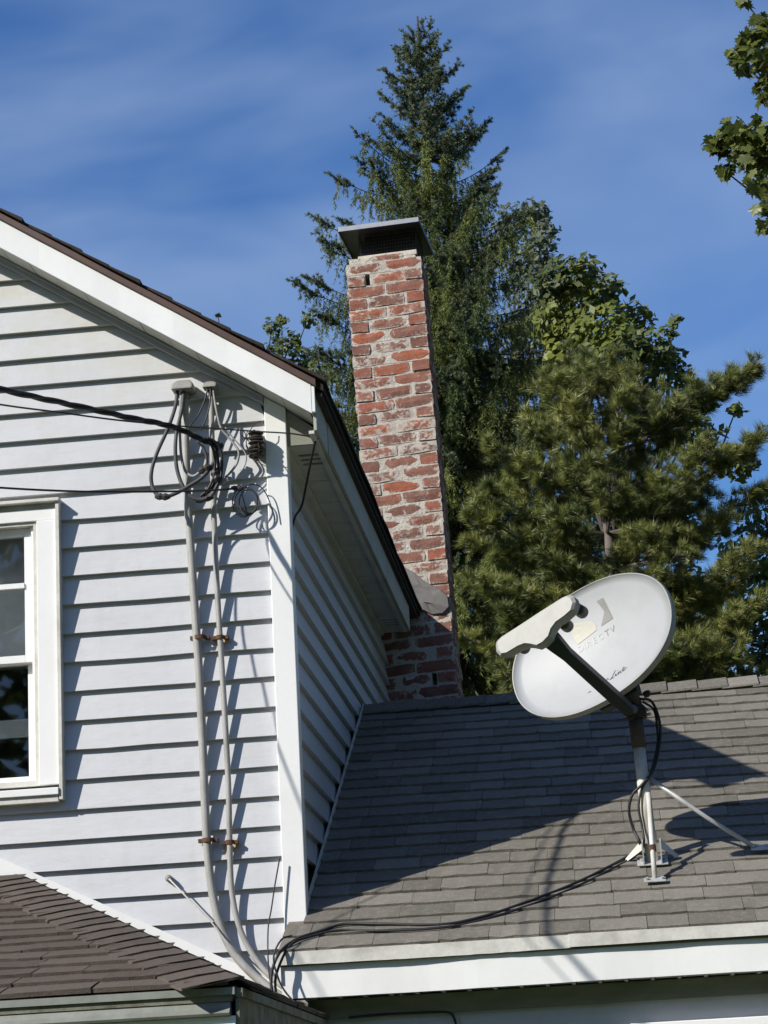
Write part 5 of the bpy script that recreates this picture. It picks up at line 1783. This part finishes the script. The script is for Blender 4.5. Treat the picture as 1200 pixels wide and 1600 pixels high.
def broad_tree(name, label, base_px, Yt, clumps, n_per, leaf, mat, trunk_r=0.12, group=None):
    b0 = at(base_px, 900, Yt)
    root = thing(name, (b0[0], Yt, GROUND), label, 'tree', group)
    cl = []
    for (x, y, rp) in clumps:
        c = at(x, y, Yt + rng.uniform(-0.5, 0.5))
        cl.append((c, 1.2 * rp * Yt / 3637.0, float(rng.uniform(0.15, 0.85))))
    zmin = min(c[0][2] for c in cl)
    zf = max(zmin - 0.6, GROUND + 1.2)
    fork = np.array([b0[0], Yt, zf])
    MB().tube([(b0[0], Yt, GROUND), (b0[0] + 0.05, Yt, (GROUND + zf) / 2), tuple(fork)], [trunk_r, trunk_r * 0.8, trunk_r * 0.65], 10).build('trunk', M['bark'], root, smooth=True)
    lb = MB()
    for c, r_, tb in cl:
        m2 = fork * 0.45 + c * 0.55 + rng.normal(0, 0.08, 3) + np.array([0, 0, -0.1])
        lb.tube(spline([fork, m2, c], 4), [0.03, 0.026, 0.022, 0.018, 0.014, 0.011, 0.009, 0.007, 0.005], 5, False)
        for j in range(5):
            e_ = c + unit(rng.normal(size=3)) * r_ * 0.9
            lb.tube([c, (c + e_) / 2 + rng.normal(0, 0.02, 3), e_], [0.005, 0.004, 0.002], 4, False)
    lb.build('branches', M['bark'], root)
    V, F, T_ = leaf_cloud(cl, n_per, leaf)
    link('crown', mesh_arrays('crown', V, F, mat, T_), root)
    return root


broad_tree('broadleaf_tree', 'yellow-green broadleaf tree topping out just above the long-needled pine', 960, 17.6,
           [(868, 445, 34), (905, 425, 30), (895, 470, 44), (940, 455, 34), (872, 505, 40), (935, 510, 46), (985, 500, 34), (965, 545, 44), (1015, 545, 34), (1045, 560, 24), (1055, 500, 9), (1048, 520, 11), (1060, 590, 26), (900, 560, 50), (1000, 590, 44), (1090, 630, 26), (1080, 680, 40), (1150, 720, 30), (1150, 640, 12)], 620, 0.078, M['broadleaf'])
broad_tree('broadleaf_tree', 'grey-green leafy crown between the spruce and the yellow-green tree', 820, 23.0,
           [(832, 335, 26), (800, 350, 34), (850, 360, 18), (842, 385, 28), (815, 410, 40), (860, 420, 24), (835, 455, 40), (850, 500, 40), (820, 520, 40)], 520, 0.075, M['broadleaf_grey'], 0.10)
broad_tree('broadleaf_tree', 'small leafy tree peeking over the gable roof beside the spruce', 400, 24.0,
           [(425, 512, 14), (440, 500, 10), (450, 535, 20), (470, 560, 22), (480, 500, 12), (430, 545, 16), (500, 580, 26), (460, 590, 20), (340, 492, 4)], 620, 0.07, M['broadleaf'], 0.09)
broad_tree('broadleaf_tree', 'dark leafy tree low behind the pine and the wing ridge', 1150, 21.0,
           [(1195, 800, 44), (1170, 870, 50), (1190, 950, 60), (1130, 960, 50), (1160, 1030, 60), (1080, 1020, 60), (1000, 1040, 60), (920, 1010, 60), (860, 1050, 60), (790, 1060, 50), (1060, 920, 50), (980, 930, 60), (880, 930, 60), (760, 990, 40), (1240, 900, 60), (1260, 1000, 60), (820, 860, 50), (930, 830, 60), (1040, 820, 50)], 420, 0.08, M['broadleaf'], 0.12)

# ---- added ring of woodland, mostly unseen, raised to block low sky light
ring_c = []
for k_ in range(150):
    a_ = 2 * math.pi * k_ / 150 + rng.uniform(-0.015, 0.015)
    R0 = rng.uniform(38, 44)
    hgt = rng.uniform(14.0, 18.5)
    if math.sin(a_) > 0.5:
        hgt = rng.uniform(6.5, 8.6)
    for z_ in np.arange(1.0, hgt, 2.0):
        ring_c.append((np.array([R0 * math.cos(a_) + rng.normal(0, 0.6), 6 + R0 * math.sin(a_) + rng.normal(0, 0.6), GROUND + z_]), rng.uniform(1.4, 2.1), float(rng.uniform(0.0, 0.7))))
V, F, T_ = leaf_cloud(ring_c, 3.2, 0.75)
tl = link('added_treeline', mesh_arrays('added_treeline', V, F, M['broadleaf'], T_))
tag(tl, 'added belt of green woodland blocking low sky light round the lawn', 'woodland', kind='stuff')

# ---- maple reaching in from the right
MY = 14.0
mpl = thing('maple_tree', (3.4, MY + 0.6, GROUND), 'maple whose lobed green leaves hang against the open sky', 'tree')
fork = np.array([3.3, MY + 0.5, 3.2])
MB().tube([(3.4, MY + 0.6, GROUND), (3.42, MY + 0.6, 0.5), tuple(fork)], [0.20, 0.16, 0.13], 12).build('trunk', M['bark'], mpl, smooth=True)


def maple_leaf_mesh(seed, tint_):
    rr_ = random.Random(seed)
    out_ = [(0.0, -0.06), (0.16, -0.14), (0.34, -0.10), (0.28, 0.04), (0.50, 0.14), (0.40, 0.22), (0.46, 0.38), (0.22, 0.34), (0.24, 0.52), (0.10, 0.50), (0.0, 0.86)]
    full = out_ + [(-x, y) for x, y in out_[-2:0:-1]]
    V = [(0, 0.16, 0.0)]
    for x, y in full:
        V.append((x * rr_.uniform(0.88, 1.12), y * rr_.uniform(0.92, 1.08), -0.10 * abs(x) - 0.10 * max(y, 0) ** 2 + rr_.uniform(-0.04, 0.04)))
    n_ = len(full)
    F = [(0, 1 + i, 1 + (i + 1) % n_) for i in range(n_)]
    V = np.array(V) * 0.105
    return mesh_arrays('leaf', V, np.array(F), M['maple'], np.full(len(V), tint_))


lm = [maple_leaf_mesh(i, tv) for i, tv in enumerate((0.05, 0.2, 0.35, 0.5, 0.7, 0.9, 0.3, 0.6))]
mr_, mtt, mbb = new_mat('rusty_maple_leaf')
mbb.inputs['Base Color'].default_value = (0.16, 0.085, 0.035, 1)
mbb.inputs['Roughness'].default_value = 0.6
lr = maple_leaf_mesh(77, 0.5)
lr.materials.clear()
lr.materials.append(mr_)
CLM = [(1172, 62, 24), (1160, 95, 22), (1190, 40, 22), (1192, 90, 30), (1195, 130, 18), (1150, 85, 16), (1197, 155, 12), (1140, 205, 26), (1175, 215, 30), (1120, 225, 20), (1160, 245, 26), (1190, 250, 26), (1188, 205, 24), (1180, 285, 20), (1195, 320, 18), (1198, 350, 14), (1160, -2, 9), (1130, 265, 12)]
lb = MB()
nleaf = 0
for (x, y, rp) in CLM:
    c = at(x, y, MY + rng.uniform(-0.25, 0.25))
    r_ = rp * MY / 3637.0
    m2 = fork * 0.4 + c * 0.6 + np.array([0.1, 0, 0.10])
    lb.tube(spline([fork, m2, c], 6), [0.035 - 0.031 * i / 12 for i in range(13)], 6, False)
    for j in range(max(4, int(18.5 * (rp / 24) ** 1.3))):
        o_ = c + unit(rng.normal(size=3)) * r_ * rng.uniform(0.2, 1.1) ** 0.7
        lb.tube([c * 0.6 + o_ * 0.4, o_ + np.array([0, 0, 0.01])], [0.0022, 0.0012], 4, False)
        lo = link('leaf', lr if rng.random() < 0.08 else lm[int(rng.integers(8))], mpl)
        lo.location = Vector(o_)
        dn = Vector((rng.normal(0, 0.55), rng.normal(0, 0.55), -rng.uniform(0.2, 1.0))).normalized()
        qd = dn.to_track_quat('Y', 'Z')
        lo.rotation_euler = (qd @ Euler((0, rng.uniform(-0.9, 0.9), 0)).to_quaternion()).to_euler()
        s_ = rng.uniform(0.70, 1.15)
        lo.scale = (s_, s_, s_)
        nleaf += 1
print('maple leaves', nleaf)
src = [np.array([v.co[:] for v in m_e.vertices]) for m_e in lm]
srcF = [np.array([p_.vertices[:] for p_ in m_e.polygons]) for m_e in lm]
Vx, Fx, Tx, off_ = [], [], [], 0
for (x, y, rp) in CLM:
    c = at(x + 4, y, MY + rng.uniform(-0.1, 0.35))
    r_ = rp * MY / 3637.0
    for j in range(int(26 * (rp / 24) ** 1.5)):
        o_ = c + unit(rng.normal(size=3)) * r_ * rng.uniform(0.1, 1.05) ** 0.6
        dn = Vector((rng.normal(0, 0.55), rng.normal(0, 0.55), -rng.uniform(0.1, 1.0))).normalized()
        Rm = np.array((dn.to_track_quat('Y', 'Z') @ Euler((0, rng.uniform(-0.9, 0.9), 0)).to_quaternion()).to_matrix())
        k_ = int(rng.integers(8))
        Vx.append(src[k_] @ Rm.T * rng.uniform(0.6, 1.05) + o_)
        Fx.append(srcF[k_] + off_)
        Tx.append(np.full(len(src[k_]), rng.uniform(0, 1)))
        off_ += len(src[k_])
tag(link('inner_leaves', mesh_arrays('inner_leaves', np.concatenate(Vx), np.concatenate(Fx), M['maple'], np.concatenate(Tx)), mpl), kind='stuff')
lb.build('branches', M['bark'], mpl)
cl = []
for k_ in range(170):  # unseen part of the crown, enlarged forward to block sky light
    a_, b_ = rng.uniform(0, 6.28), rng.uniform(-0.6, 1.0)
    c = np.array([4.6 + 2.6 * math.cos(a_) * rng.uniform(0.3, 1), MY - 1.6 + 5.0 * math.sin(a_) * rng.uniform(0.3, 1), 5.2 + 3.2 * b_])
    if c[0] - 0.55 < c[1] * 0.190 + 0.0:
        c[0] = c[1] * 0.190 + 0.62
    cl.append((c, rng.uniform(0.35, 0.55), float(rng.uniform(0.1, 0.9))))
V, F, T_ = leaf_cloud(cl, 240, 0.11)
tag(link('crown', mesh_arrays('crown', V, F, M['maple'], T_), mpl), kind='stuff')
